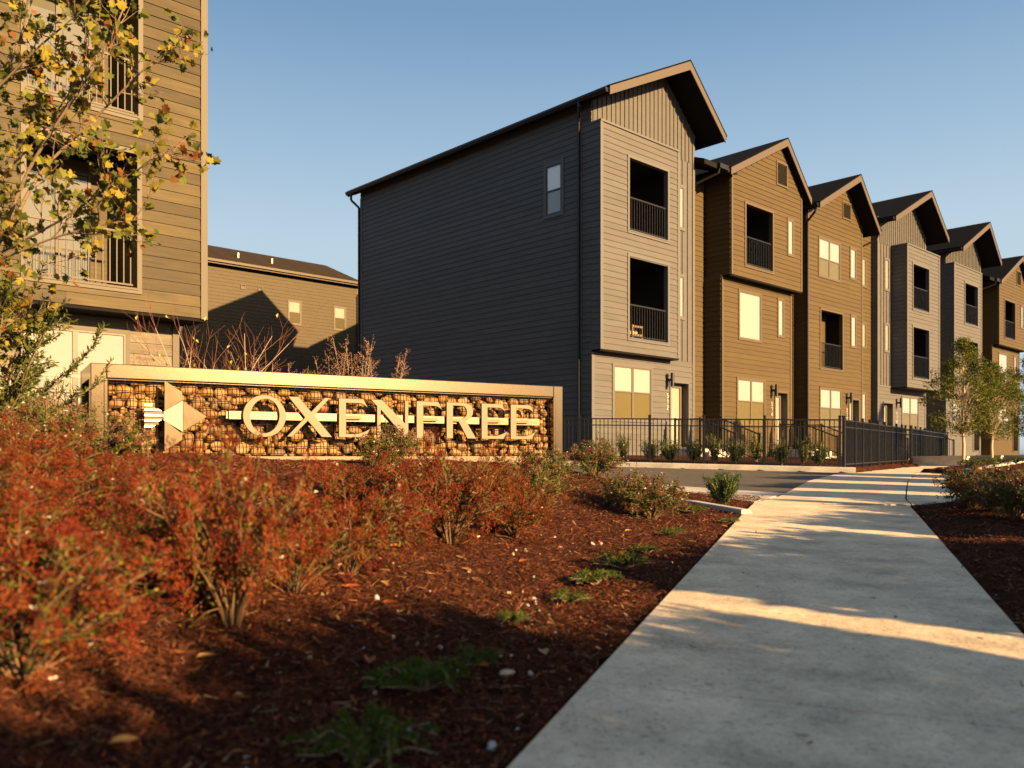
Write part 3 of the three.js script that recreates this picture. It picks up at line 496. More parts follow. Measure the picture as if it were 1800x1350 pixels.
{ // the long house at the back
  const g = thing('rear_townhouse', 'long tan lap-sided house with brown shingle roof behind the driveway', 'building', -12.8, 45.15, VB, ROW), x0 = -18, x1 = 5.5, ey = Y(9.66);
  const wn = [[1.17, Y(7.05), 1.85, Y(8.25)], [3.98, Y(7.03), 4.66, Y(8.25)]];
  wall(g, 'front_wall', { outline: rect(x0, -.4, x1, ey), mats: M.back, z: 0, covers: wn.map(cov), boards: 'merged', exp: .18 });
  wn.forEach((r) => windowAt(g, r, 0, M.trimTan, { upper: M.blind, lower: mat(.1, .09, .07, .8) }));
  [[-1.53, 8.56], [-.58, 8.56]].forEach(([x, v]) => { const p = sub(g, 'wall_vent'); part(p, 'hood', merged([...trimBox(x, Y(v), x + .2, Y(v) + .18, 0, .03, .06), box(x, Y(v), .002, x + .2, Y(v) + .1, .03)]), M.trimTan); });
  part(g, 'corner_board', box(x1 - .1, -.4, 0, x1 + .01, ey, .04), M.trimTan); part(g, 'side_wall', box(x1 - .12, -.4, -8, x1, ey, -.122), M.back[1]);
  const e = .38, ez = e, ry2 = Y(11.15), rz = -2.6, E = [[x0, ey + .1, ez], [x1 + .3, ey + .1, ez], [5.0, ry2, rz], [x0, ry2, rz], [x1 + .3, ey + .1, -5.2], [x0, ey + .1, -5.2]];
  const faces = [[0, 1, 2], [0, 2, 3], [1, 4, 2], [4, 5, 3], [4, 3, 2]], pos = [], uv = []; for (const f of faces) for (const k of f) { pos.push(...E[k]); uv.push(E[k][0], E[k][2]); }
  const rg = new THREE.BufferGeometry(); rg.setAttribute('position', new THREE.Float32BufferAttribute(pos, 3)); rg.setAttribute('uv', new THREE.Float32BufferAttribute(uv, 2)); rg.computeVertexNormals();
  const rf = part(g, 'roof', rg, M.shingleBrown);
  for (const [x, y, z] of [[-1.3, Y(10.15), -.8], [.62, Y(10.15), -.8]]) part(rf, 'vent_pipe', new THREE.CylinderGeometry(.05, .05, .42, 12).translate(x, y + .2, z), M.white);
  part(g, 'gutter', merged([box(x0, ey - .02, ez - .01, x1 + .36, ey + .1, ez + .12), box(x0, ey - .1, ez - .05, x1 + .3, ey - .02, ez)]), M.trimTan); part(g, 'soffit', box(x0, ey - .03, 0, x1 + .3, ey + .0, ez - .05), M.soffit);
  downspout(g, [[x1 + .2, ey - .02, ez + .06], [x1 + .2, ey - .2, ez], [x1 - .05, ey - .6, .1], [x1 - .05, -.4, .1]]);
  const a = thing('garage_block', 'narrow lit house end glimpsed beside the dark flank of the nearest house', 'building', -12.8 + 6.1 * .7272 - 6 * .6864, 45.15 + 6.1 * .6864 + 6 * .7272, VB, ROW); part(a, 'wall', box(-1.2, 0, -6, 6, Y(7.6), 0), M.back[1]); part(a, 'roof', box(-1.3, Y(7.6), -6.2, 6.2, Y(7.8), .2), M.shingle);
}

// ---------------------------------------------------------------- fences
function fence(name, label, a, b, posts, n, h, endPost = true) {
  const A = at(a[0], a[1], gv(...a) + .1), B = at(b[0], b[1], gv(...b) + .1), g = new THREE.Group(); g.name = numbered(name); g.position.copy(A); scene.add(g); tag(g, label, 'fence', 'black iron fences');
  const dx = B.x - A.x, dz = B.z - A.z, len = Math.hypot(dx, dz), dy = (B.y - A.y) / len; g.rotation.y = Math.atan2(-dz, dx);
  const skew = (geo) => { const p = geo.attributes.position; for (let i = 0; i < p.count; i++) p.setY(i, p.getY(i) + dy * p.getX(i)); return geo; };
  for (const [y, t] of [[h - .03, .034], [h - .2, .028], [.1, .028]]) part(g, 'rail', skew(box(0, y - t / 2, -.016, len, y + t / 2, .016)), M.black);
  posts.forEach((t) => { if (t < len + .01) part(g, 'post', merged([skew(box(t - .03, -.25, -.03, t + .03, h + .05, .03)), skew(box(t - .038, h + .05, -.038, t + .038, h + .075, .038))]), M.black); });
  for (let i = 0; i < n; i++) { const x = len * (i + .5) / n; part(g, 'picket', skew(box(x - .009, .05, -.009, x + .009, h - .03, .009)), M.black); }
  return g;
}
fence('driveway_fence', 'black picket fence along the driveway kerb right of the sign', [-1.9, 24.75], [7.95, 20.72], [0, 2, 4.0, 5.95, 7.35, 8.85, 10.6], 96, 1.2);
fence('street_fence', 'dark picket fence running from the corner post along the street', [8.0, 20.72], [13.2, 28.8], [0, .05, 1.3, 2.3, 3.3, 4.5, 5.6, 6.8, 7.7, 8.8, 9.55], 108, 1.2);
fence('corner_fence', 'farther picket fence with a gate behind the street trees', [13.4, 28.9], [20.4, 40.2], [0, .3, 1.4, 2.8, 4.2, 5.6, 7, 8.4, 9.8, 11.2, 13], 90, 1.2);
for (const [x, d, l, label] of [[14.2, 28.6, 1.8, 'low white garden wall left of the first street tree trunk'], [16.9, 31.6, 2.0, 'low white garden wall between the street tree trunks'], [19.6, 34.0, 2.0, 'low white garden wall at the right edge behind the kerb']]) {
  const g = thing('garden_wall', label, 'garden wall', x, d, gv(x, d), ROW - Math.PI / 2, 'low garden walls'); part(g, 'stem', box(-l / 2, -.2, -.1, l / 2, .28, .1), M.curb); part(g, 'cap', box(-l / 2 - .03, .28, -.13, l / 2 + .03, .34, .13), M.curb);
}

// ---------------------------------------------------------------- the monument sign: steel frame, wire mesh, river stones, letters
{
  const g = thing('monument_sign', 'long gabion sign with bronze frame, river stones and golden OXENFREE letters', 'sign', -4.44, 9.05, -.1, Math.atan2(.5211, .8535));
  const Ln = 6.045, H = 1.075, D = 1.2, B = .155, fr = sub(g, 'frame');
  const rb = (x0, y0, z0, x1, y1, z1) => { const e = .006; const s = poly(rect(x0, y0, x1, y1), z1 - z0 - 2 * e, z0 + e, [], 0); return s; };
  const bevelBox = (x0, y0, z0, x1, y1, z1, e = .008) => { const s = new THREE.Shape(rect(x0 + e, y0 + e, x1 - e, y1 - e).map((p) => new THREE.Vector2(...p))); const q = new THREE.ExtrudeGeometry(s, { depth: z1 - z0 - 2 * e, bevelEnabled: true, bevelSize: e, bevelThickness: e, bevelSegments: 2 }); q.translate(0, 0, z0 + e); return q; };
  part(fr, 'top_beam', merged([bevelBox(B, H - B, -.16, Ln - B, H - .001, 0), bevelBox(B, H - B - .022, -.14, Ln - B, H - B - .001, -.015)]), M.bronze);
  part(fr, 'post', merged([bevelBox(0, -.25, -.16, B, H, .003), bevelBox(B - .03, -.25, -.1, B + .012, H - B - .001, .008)]), M.bronze); part(fr, 'post', merged([bevelBox(Ln - B, -.25, -.16, Ln, H, .003), bevelBox(Ln - B - .012, -.25, -.1, Ln - B + .03, H - B - .001, .008)]), M.bronze);
  part(fr, 'post', bevelBox(0, -.25, -D, B, H, -D + .16), M.bronze); part(fr, 'post', bevelBox(Ln - B, -.25, -D, Ln, H, -D + .16), M.bronze);
  part(fr, 'side_beam', bevelBox(.002, H - B, -D + .16, B, H - .001, -.16), M.bronze); part(fr, 'side_beam', bevelBox(Ln - B, H - B, -D + .16, Ln - .002, H - .001, -.16), M.bronze); part(fr, 'side_beam', bevelBox(B, H - B, -D, Ln - B, H - .001, -D + .16), M.bronze);
  part(fr, 'base_rail', bevelBox(B + .012, -.06, -.16, Ln - B - .012, .088, -.01), M.gold);
  part(g, 'end_panel', merged([box(.06, -.2, -D + .16, .09, H - B, -.16), box(Ln - .09, -.2, -D + .16, Ln - .06, H - B, -.16)]), M.dark); part(g, 'back_panel', box(B, -.2, -D + .02, Ln - B, H - B, -D + .05), M.dark); part(g, 'core', box(B, -.15, -D + .1, Ln - B, H - .1, -.33), M.dark); part(g, 'top_plate', box(B, H - .05, -D + .161, Ln - B, H - .03, -.161), M.bronze);
  // stones packed behind the mesh, largest first
  const r = rng(1234), variants = [], sm = [[.23, .145, .062], [.27, .172, .075], [.185, .112, .05], [.15, .105, .068], [.30, .205, .105], [.21, .125, .05]].map(([a, b, c], i) => tint(a * 1.4, b * 1.18, c * .75, .6, { map: rep(blotchMap, 1.2 + i * .2), bumpMap: rep(fineBump, 1.5), bumpScale: .003 }));
  for (let k = 0; k < 7; k++) {
    const s = new THREE.IcosahedronGeometry(1, 3), p = s.attributes.position, a = r() * 9, f = .10 + r() * .08;
    for (let i = 0; i < p.count; i++) { const v = new THREE.Vector3().fromBufferAttribute(p, i); const e = 1 + f * (Math.sin(v.x * 2.1 + a) * Math.sin(v.y * 2.6 + a * 2) + .6 * Math.sin(v.z * 3 + v.x * 2 + a)); v.set(Math.sign(v.x) * Math.pow(Math.abs(v.x), .86), Math.sign(v.y) * Math.pow(Math.abs(v.y), .86), v.z).multiplyScalar(e); p.setXYZ(i, v.x, v.y, v.z); }
    const q = new THREE.BufferGeometry(); q.setAttribute('position', p); q.setAttribute('uv', s.attributes.uv); q.computeVertexNormals();
    // smooth normals: directions weld by position
    const m = new Map(), n = q.attributes.normal; const key = (i) => [p.getX(i).toFixed(4), p.getY(i).toFixed(4), p.getZ(i).toFixed(4)].join();
    for (let i = 0; i < p.count; i++) { const kk = key(i), v = m.get(kk) || new THREE.Vector3(); v.add(new THREE.Vector3().fromBufferAttribute(n, i)); m.set(kk, v); } for (let i = 0; i < p.count; i++) { const v = m.get(key(i)).clone().normalize(); n.setXYZ(i, v.x, v.y, v.z); }
    variants.push(q);
  }
  const x0 = B + .01, x1 = Ln - B - .01, y0 = .08, y1 = H - B - .01, placed = [];
  const tryPlace = (tries, lo, hi, tol) => { for (let i = 0; i < tries && placed.length < 900; i++) {
    const a = lo + (hi - lo) * r(), b = a * (.55 + .4 * r()), th = (r() - .5) * (r() < .75 ? .9 : 3), c = Math.cos(th), s = Math.sin(th), ex = Math.sqrt(a * a * c * c + b * b * s * s), ey = Math.sqrt(a * a * s * s + b * b * c * c);
    const x = x0 + ex * .8 + (x1 - x0 - 1.6 * ex) * r(), y = y0 + ey * .8 + (y1 - y0 - 1.6 * ey) * r(); let ok = true;
    for (const q of placed) { const dx = x - q.x, dy = y - q.y, l = Math.hypot(dx, dy); if (l > .3) continue; const an = Math.atan2(dy, dx), ra = a * b / Math.hypot(b * Math.cos(an - th), a * Math.sin(an - th)), rb2 = q.a * q.b / Math.hypot(q.b * Math.cos(an - q.th), q.a * Math.sin(an - q.th)); if (l < (ra + rb2) * tol) { ok = false; break; } }
    if (ok) placed.push({ x, y, a, b, th });
  } };
  tryPlace(2500, .075, .12, .98); tryPlace(5000, .055, .085, .95); tryPlace(9000, .04, .06, .93); tryPlace(12000, .024, .04, .92);
  const sorted = placed.sort((p, q) => q.a * q.b - p.a * p.b), small = [];
  sorted.forEach((q, i) => {
    const c = Math.min(q.a, q.b) * (.8 + .3 * r()), depth = q.a > .05 ? -.07 - c - .02 * r() : -.12 - c - .03 * r();
    const mtx = new THREE.Matrix4().compose(new THREE.Vector3(q.x, q.y, depth), new THREE.Quaternion().setFromEuler(new THREE.Euler((r() - .5) * .5, (r() - .5) * .5, q.th)), new THREE.Vector3(q.a * 1.04, q.b * 1.04, c));
    if (i < 300) { const m = part(g, 'stone', variants[Math.floor(r() * 7)], sm[Math.floor(r() * 6)]); m.applyMatrix4(mtx); } else small.push(variants[Math.floor(r() * 7)].clone().applyMatrix4(mtx));
  });
  // the stones that show through the gaps
  for (let i = 0; i < 330; i++) { const a = .06 + .04 * r(); small.push(variants[Math.floor(r() * 7)].clone().applyMatrix4(new THREE.Matrix4().compose(new THREE.Vector3(x0 + .05 + (x1 - x0 - .1) * r(), y0 + .04 + (y1 - y0 - .08) * r(), -.24 + .04 * r()), new THREE.Quaternion().setFromEuler(new THREE.Euler(r(), r(), r() * 3)), new THREE.Vector3(a, a * .7, a * .6)))); }
  part(g, 'inner_stones', merged(small), sm[2], 'stuff');
  // welded mesh
  for (let x = .177; x < Ln - B; x += .0805) part(g, 'mesh_wire', box(x - .0036, .07, -.031, x + .0036, H - B, -.0238), M.wire);
  for (let y = .118; y < H - B - .02; y += .0845) part(g, 'mesh_wire', box(B, y - .0036, -.0385, Ln - B, y + .0036, -.0312), M.wire);
  // golden letters and the bar behind them
  const V = .1, Z = .085, T2 = .034;
  part(g, 'letter_bar', merged([[1.407, 2.68], [2.78, 3.17], [3.235, 3.7], [3.82, 4.13], [4.24, 4.65], [4.76, 5.1], [5.21, 5.604]].map(([a, b], i) => box(a, V + .41, Z - .035, b, V + .5, Z - .012))), M.barMetal);
  part(g, 'letter_bar', box(1.38, V + .415, Z - .06, 5.59, V + .495, Z - .0365), M.barMetal);
  for (const x of [1.5, 2.9, 4.4, 5.5]) part(g, 'stand_off', box(x, V + .43, -.03, x + .02, V + .48, Z - .0605), M.dark);
  const letter = (pts, holes = []) => { const q = poly(pts.map(([x, v]) => [x, v + V]), T2 - .006, Z, holes.map((h) => h.map(([x, v]) => [x, v + V])), .003); const m = part(g, 'letter', q, M.gold); return m; };
  const ell = (cx, cy, rx, ry, tilt, n = 64) => Array.from({ length: n }, (_, i) => { const t = i / n * 2 * Math.PI, a = rx * Math.cos(t), b = ry * Math.sin(t); return [cx + a * Math.cos(tilt) - b * Math.sin(tilt), cy + a * Math.sin(tilt) + b * Math.cos(tilt)]; });
  const quad = (a, c, b, n = 8) => Array.from({ length: n + 1 }, (_, i) => { const t = i / n; return [a[0] * (1 - t) ** 2 + 2 * c[0] * t * (1 - t) + b[0] * t * t, a[1] * (1 - t) ** 2 + 2 * c[1] * t * (1 - t) + b[1] * t * t]; });
  tag(letter(ell(1.797, .45, .247, .241, 0), [ell(1.8, .45, .166, .198, -.16)]), 'golden letter O');
  tag(letter([[2.072, .684], [2.195, .684], [2.345, .512], [2.512, .684], [2.574, .684], [2.384, .471], [2.602, .216], [2.475, .216], [2.305, .406], [2.118, .216], [2.056, .216], [2.272, .444]]), 'golden letter X');
  const eLetter = (x) => letter([[x, .684], [x + .31, .684], ...quad([x + .312, .684], [x + .34, .64], [x + .366, .585]), ...quad([x + .355, .59], [x + .31, .634], [x + .25, .634]), [x + .09, .634], [x + .09, .477], [x + .285, .474], [x + .285, .436], [x + .09, .433], [x + .09, .256], ...quad([x + .2, .256], [x + .3, .262], [x + .4, .322]), ...quad([x + .395, .318], [x + .365, .25], [x + .335, .216]), [x, .216]]);
  tag(eLetter(2.689), 'first golden letter E');
  tag(letter([[3.1, .684], [3.245, .684], [3.556, .398], [3.556, .684], [3.602, .684], [3.602, .262], [3.555, .216], [3.51, .27], [3.229, .566], [3.229, .216], [3.181, .216], [3.181, .603]]), 'golden letter N');
  tag(letter([[3.716, .684], [4.02, .684], ...quad([4.023, .684], [4.05, .64], [4.078, .582]), ...quad([4.068, .588], [4.02, .63], [3.96, .63]), [3.81, .63], [3.81, .477], [4.012, .474], [4.012, .436], [3.81, .433], [3.81, .218], [3.716, .218]]), 'golden letter F');
  tag(letter([[4.142, .684], [4.36, .684], ...quad([4.36, .684], [4.535, .684], [4.533, .575]), ...quad([4.533, .575], [4.53, .48], [4.415, .462]), [4.58, .218], [4.447, .218], [4.318, .436], [4.234, .436], [4.234, .218], [4.142, .218]], [[[4.234, .474], [4.34, .474], ...quad([4.34, .474], [4.44, .478], [4.438, .565]), ...quad([4.438, .565], [4.436, .645], [4.35, .644]), [4.234, .644]]]), 'golden letter R');
  tag(eLetter(4.661), 'second golden letter E'); tag(eLetter(5.112), 'third golden letter E');
  // the emblem of folded metal plates
  const em = sub(g, 'emblem'), plate = (pts, m, z = Z - .01, d = .02, name = 'plate') => part(em, name, poly(pts.map(([x, v]) => [x, v + V]), d, z, [], .002), m);
  plate([[.717, .812], [.9, .692], [.9, .6], [.717, .478]], M.patina); plate([[.717, .375], [.9, .258], [.9, .168], [.717, .046]], M.patina); plate([[.908, .592], [1.16, .427], [.908, .262]], M.patina);
  { const a = [.709, .472], b = [.897, .594], c = [.897, .258], d = [.709, .378]; const f = new THREE.BufferGeometry(), zz = [Z + .004, Z + .05]; // the bright centre plate leans out of the plane
    const P = [[a, zz[0]], [d, zz[0]], [c, zz[1]], [b, zz[1]]].map(([p, z]) => [p[0], p[1] + V, z]), Q = P.map(([x, y, z]) => [x, y, z - .015]); const tri = [P[0], P[1], P[2], P[0], P[2], P[3], Q[0], Q[2], Q[1], Q[0], Q[3], Q[2], P[2], Q[2], Q[3], P[2], Q[3], P[3], P[0], P[3], Q[3], P[0], Q[3], Q[0], P[1], Q[1], Q[2], P[1], Q[2], P[2]];
    f.setAttribute('position', new THREE.Float32BufferAttribute(tri.flat(), 3)); f.setAttribute('uv', new THREE.Float32BufferAttribute(tri.flatMap((p) => [p[0], p[1]]), 2)); f.computeVertexNormals(); part(em, 'centre_plate', f, M.bright); }
  [[.556, .527, .60, .585], [.5, .478, .655, .69], [.443, .418, .7, .7], [.385, .358, .69, .65], [.325, .295, .63, .585]].forEach(([t, b, xt, xb]) => plate([[.511, t], [.511, b], [xb, b], [xt, t]], M.bright, Z, .02, 'fin'));
  [[.524, .502, .625], [.475, .447, .7], [.415, .389, .7], [.355, .329, .66]].forEach(([t, b, x]) => plate([[.515, t], [.515, b], [x, b], [x, t]], M.patina, Z - .03, .02, 'fin'));
}

// ---------------------------------------------------------------- plants
class Leaves {
  constructor() { this.p = []; this.c = []; }
  tri(a, b, c, col) { this.p.push(a.x, a.y, a.z, b.x, b.y, b.z, c.x, c.y, c.z); for (let i = 0; i < 3; i++) this.c.push(col[0], col[1], col[2]); }
  leaf(p, dir, side, len, wid, col, fold = .25) {   // a folded, pointed leaf
    const n = dir.clone().cross(side).normalize(), m = p.clone().addScaledVector(dir, len * .45), t = p.clone().addScaledVector(dir, len).addScaledVector(n, -len * .12);
    const l = m.clone().addScaledVector(side, wid / 2).addScaledVector(n, wid * fold), r = m.clone().addScaledVector(side, -wid / 2).addScaledVector(n, wid * fold);
    this.tri(p, l, t, col); this.tri(p, t, r, col);
  }
  geo() { const g = new THREE.BufferGeometry(); g.setAttribute('position', new THREE.Float32BufferAttribute(this.p, 3)); g.setAttribute('color', new THREE.Float32BufferAttribute(this.c, 3)); g.computeVertexNormals(); return g; }
}
class Tubes {
  constructor() { this.p = []; this.i = []; }
  add(pts, r0, r1, sides = 5) {
    const n0 = this.p.length / 3; let u = new THREE.Vector3(.31, .2, .93);
    pts.forEach((p, k) => { const t = pts[Math.min(k + 1, pts.length - 1)].clone().sub(pts[Math.max(0, k - 1)]).normalize(), a = u.clone().addScaledVector(t, -u.dot(t)).normalize(), b = t.clone().cross(a), r = r0 + (r1 - r0) * k / (pts.length - 1); u = a; for (let s = 0; s < sides; s++) { const q = s / sides * 2 * Math.PI; this.p.push(p.x + (a.x * Math.cos(q) + b.x * Math.sin(q)) * r, p.y + (a.y * Math.cos(q) + b.y * Math.sin(q)) * r, p.z + (a.z * Math.cos(q) + b.z * Math.sin(q)) * r); } });
    for (let k = 0; k + 1 < pts.length; k++) for (let s = 0; s < sides; s++) { const a = n0 + k * sides + s, b = n0 + k * sides + (s + 1) % sides; this.i.push(a, b, a + sides, b, b + sides, a + sides); }
  }
  geo() { const g = new THREE.BufferGeometry(); g.setAttribute('position', new THREE.Float32BufferAttribute(this.p, 3)); const uv = new Float32Array(this.p.length / 3 * 2); for (let i = 0; i < uv.length / 2; i++) { uv[i * 2] = this.p[i * 3] + this.p[i * 3 + 2]; uv[i * 2 + 1] = this.p[i * 3 + 1]; } g.setAttribute('uv', new THREE.BufferAttribute(uv, 2)); g.setIndex(this.i); g.computeVertexNormals(); return g; }
}
const V3 = (x, y, z) => new THREE.Vector3(x, y, z);
const rdir = (r) => { const z = r() * 2 - 1, a = r() * 2 * Math.PI, s = Math.sqrt(1 - z * z); return V3(s * Math.cos(a), z, s * Math.sin(a)); };
const sideOf = (dir, r) => { const s = rdir(r).cross(dir); return s.lengthSq() < 1e-6 ? V3(1, 0, 0) : s.normalize(); };
const vary = (c, r, k = .35) => { const f = .6 * (1 - k / 2 + k * r()); return [c[0] * f * (.93 + .14 * r()), c[1] * f * (.93 + .14 * r()), c[2] * f]; };
const pick = (l, r) => l[Math.floor(r() * l.length)];
const RED_SEPAL = [[.28, .048, .02], [.35, .075, .028], [.19, .032, .016], [.37, .105, .04], [.24, .04, .024], [.14, .026, .014], [.27, .062, .018]], RED_LEAF = [[.13, .12, .014], [.2, .15, .016], [.06, .085, .01], [.18, .07, .015], [.26, .06, .015], [.15, .16, .016], [.05, .07, .008]];
const PINK_SEPAL = [[.30, .13, .085], [.26, .09, .06], [.34, .2, .14]], GREEN_LEAF = [[.035, .075, .006], [.055, .1, .008], [.09, .12, .01], [.15, .15, .016], [.022, .045, .005], [.14, .08, .015]];
/* an abelia: arching stems, small leaves, dense heads of papery sepals, a few white flowers */
function abelia(name, seed, o) {
  const r = rng(seed), g = new THREE.Group(); g.name = name;
  const st = new Tubes(), lf = new Leaves(), hd = new Leaves(), wf = new Leaves(), { h, rad, stems, red, heads, leaves } = o;
  const head = (c, size) => { const n = Math.round(46 + 20 * r()), tone = pick(red ? RED_SEPAL : PINK_SEPAL, r); for (let i = 0; i < n; i++) { const q = rdir(r); q.y += .15; q.normalize(); const p = c.clone().addScaledVector(q, size * (.35 + .65 * r())); hd.leaf(p, q.clone().add(rdir(r).multiplyScalar(.7)).normalize(), sideOf(q, r), .011 + .007 * r(), .0065 + .003 * r(), vary(tone, r, .7).map((c) => c * .68), .3); } };
  const flower = (c) => { for (let k = 0; k < 5; k++) { const d = rdir(r); d.y = Math.abs(d.y) * .6 + .1; d.normalize(); wf.leaf(c, d, sideOf(d, r), .014, .009, vary([.78, .70, .58], r, .2)); } };
  for (let s = 0; s < stems; s++) {
    const az = r() * 2 * Math.PI, out = rad * (.25 + .85 * Math.sqrt(r())), hh = h * (.45 + .45 * r()) * (1.0 - .3 * (out / rad) ** 2), d = V3(Math.cos(az), 0, Math.sin(az)), b = V3(Math.cos(az) * .05 * r(), 0, Math.sin(az) * .05 * r()), pts = [];
    for (let k = 0; k <= 7; k++) { const t = k / 7; pts.push(b.clone().addScaledVector(d, out * Math.pow(t, 1.25)).add(V3((r() - .5) * .03 * t, hh * (1.28 * t - .28 * t * t * t), (r() - .5) * .03 * t))); }
    st.add(pts, .0042 + .0025 * r(), .0018, 5);
    const tw = o.twigs || 5;
    for (let k = 0; k < tw; k++) {
      const t = .2 + .8 * (k + r()) / tw, f = t * 7, i = Math.min(6, Math.floor(f)), p = pts[i].clone().lerp(pts[i + 1], f - i), q = rdir(r).multiplyScalar(.8).add(V3(d.x * .5, .55, d.z * .5)).normalize(), l = (.08 + .13 * r()) * (k === tw - 1 ? .6 : 1), e = p.clone().addScaledVector(q, l), m = p.clone().lerp(e, .5).add(V3(0, .012, 0));
      st.add([p, m, e], .002, .0012, 4);
      for (let n = 0; n < leaves; n++) { const a = r(), c = a < .5 ? p.clone().lerp(m, a * 2) : m.clone().lerp(e, a * 2 - 1), ld = rdir(r).add(q.clone().multiplyScalar(.8)).normalize(); lf.leaf(c.addScaledVector(rdir(r), .012), ld, sideOf(ld, r), .018 + .016 * r(), .010 + .007 * r(), vary(pick(red ? RED_LEAF : GREEN_LEAF, r), r, .6).map((c) => c * (red ? .8 : 1.05))); }
      if (r() < heads) head(e, .032 + .02 * r()); if (r() < heads * .35) head(e.clone().add(rdir(r).multiplyScalar(.035)), .02 + .012 * r()); if (r() < o.white) flower(e.clone().add(rdir(r).multiplyScalar(.04)).add(V3(0, .02, 0)));
    }
  }
  // low bare stems round the foot
  for (let s = 0; s < (o.bare || 0); s++) { const az = r() * 2 * Math.PI, l = .2 + .3 * r(), d = V3(Math.cos(az), .25 + .9 * r(), Math.sin(az)).normalize(); st.add([V3(0, 0, 0), d.clone().multiplyScalar(l * .5), d.clone().multiplyScalar(l).add(V3(0, -.04 * r(), 0))], .005, .002, 5); }
  part(g, 'stems', st.geo(), M.stem); part(g, 'foliage', lf.geo(), M.leafOpaque); part(g, 'flower_heads', hd.geo(), M.petal); if (wf.p.length) part(g, 'white_flowers', wf.geo(), M.petal);
  return g;
}
const redVars = [31, 57, 83, 109].map((s, i) => abelia('red_abelia', s, { h: .66, rad: [.42, .36, .46, .38][i], stems: [34, 30, 36, 28][i], red: true, heads: .78, leaves: 11, white: .05, bare: i ? 4 : 9, twigs: 5 }));
const greenVars = [11, 23, 47].map((s, i) => abelia('green_abelia', s, { h: .5, rad: [.3, .34, .28][i], stems: [36, 40, 32][i], red: false, heads: .26, leaves: 15, white: .16, bare: 4, twigs: 6 }));
function plant(variants, k, name, category, x, d, turn, s, label, group, sy = 1) {
  const c = variants[k % variants.length].clone(); c.name = numbered(name); c.position.copy(at(x, d, ground(x, d) - .01)); c.rotation.y = turn; c.scale.set(s, s * sy, s); scene.add(c); return tag(c, label, category, group);
}
const redSpots = [[-1.42, 2.5, .2, .92, .78, 'red abelia in the bottom left foreground with bare stems at its foot'], [-1.04, 3.2, 1.1, .72, 1.42, 'tall red abelia left of centre rising in front of the letter O'], [-1.78, 2.95, 2.2, .85, .7, 'red abelia at the left edge behind the foremost bush'],
  [-2.1, 3.7, 3.0, .85, .68, 'red abelia at the left edge in the middle of the bank'], [-1.75, 4.15, .7, .8, .66, 'red abelia left of the tall one, below the emblem'], [-2.6, 4.5, 4.1, .85, .6, 'red abelia farthest left below the white railing'], [-.8, 4.2, 5.2, .82, .98, 'red abelia in the centre left of the bare-stemmed one'], [-.95, 3.72, 2.7, .72, .8, 'low red abelia in front of the centre bush'],
  [-.39, 5.3, .4, .9, 1.05, 'red abelia with fan of bare tan stems below the letter R'], [.02, 5.85, 3.6, .78, .68, 'low spreading red abelia right of the bare-stemmed one'], [-1.0, 6.1, 1.9, .8, .7, 'red abelia below the letter N near the sign foot'], [-2.15, 4.85, 2.4, .65, .62, 'small red abelia on the crest below the sign post'], [-.25, 6.7, 5.6, .75, .85, 'red abelia below the last two letters E'], [-.62, 5.0, 4.4, .62, .9, 'small red abelia between the two centre bushes'], [-1.45, 3.75, 5.0, .6, .75, 'small red abelia between the tall one and the left edge group'],
  [-2.35, 4.05, 1.4, .85, .66, 'red abelia of the left edge group, third from the camera'], [-1.62, 3.4, 3.9, .8, .74, 'red abelia just left of the tall one'], [-2.05, 3.2, 5.8, .85, .7, 'red abelia touching the left edge above the foremost bush'], [-3.2, 5.0, 2.2, .85, .6, 'red abelia below the patio railing at the left edge'], [-.05, 6.35, 2.8, .6, .9, 'small red abelia right of the bush below the letters']];
redSpots.forEach(([x, d, t, s, sy, label], i) => plant(redVars, i, 'red_abelia', 'shrub', x, d, t, s, label, 'red abelia shrubs on the bank', sy * 1.22));
const greenSpots = [[-3.05, 5.6, .3, 1.0, 'green abelia with white flowers left of the sign post'], [-2.7, 5.5, 1.7, .85, 'green abelia with pink sepals at the foot of the left sign post'], [-1.2, 8.3, 2.0, .95, 'green abelia in front of the letter N'], [.35, 8.8, 3.1, .95, 'green abelia at the right end of the sign'], [.15, 7.2, 4.4, .9, 'dark green abelia in the mulch below the last letter'], [1.08, 11.2, 5.0, 1.1, 'green abelia on the bank just right of the sign'], [1.26, 7.75, .9, .92, 'round abelia with pink sepals by the driveway corner'], [1.12, 8.35, 2.5, .85, 'upper half of the paired abelias by the driveway corner'],
  [5.05, 9.3, 1.2, .95, 'abelia in the right bed nearest the ramp'], [4.62, 8.6, 2.9, .95, 'flowering abelia in the right bed beside the ramp shrub'], [4.68, 8.1, 4.2, 1.0, 'sunlit abelia at the right edge of the picture'], [4.42, 7.55, 5.5, 1.0, 'abelia cut by the right edge nearest the camera'], [5.2, 8.75, .1, .95, 'abelia behind the sunlit one at the right edge']];
greenSpots.forEach(([x, d, t, s, label], i) => plant(greenVars, i, 'green_abelia', 'shrub', x, d, t, s, label, 'green abelia shrubs'));

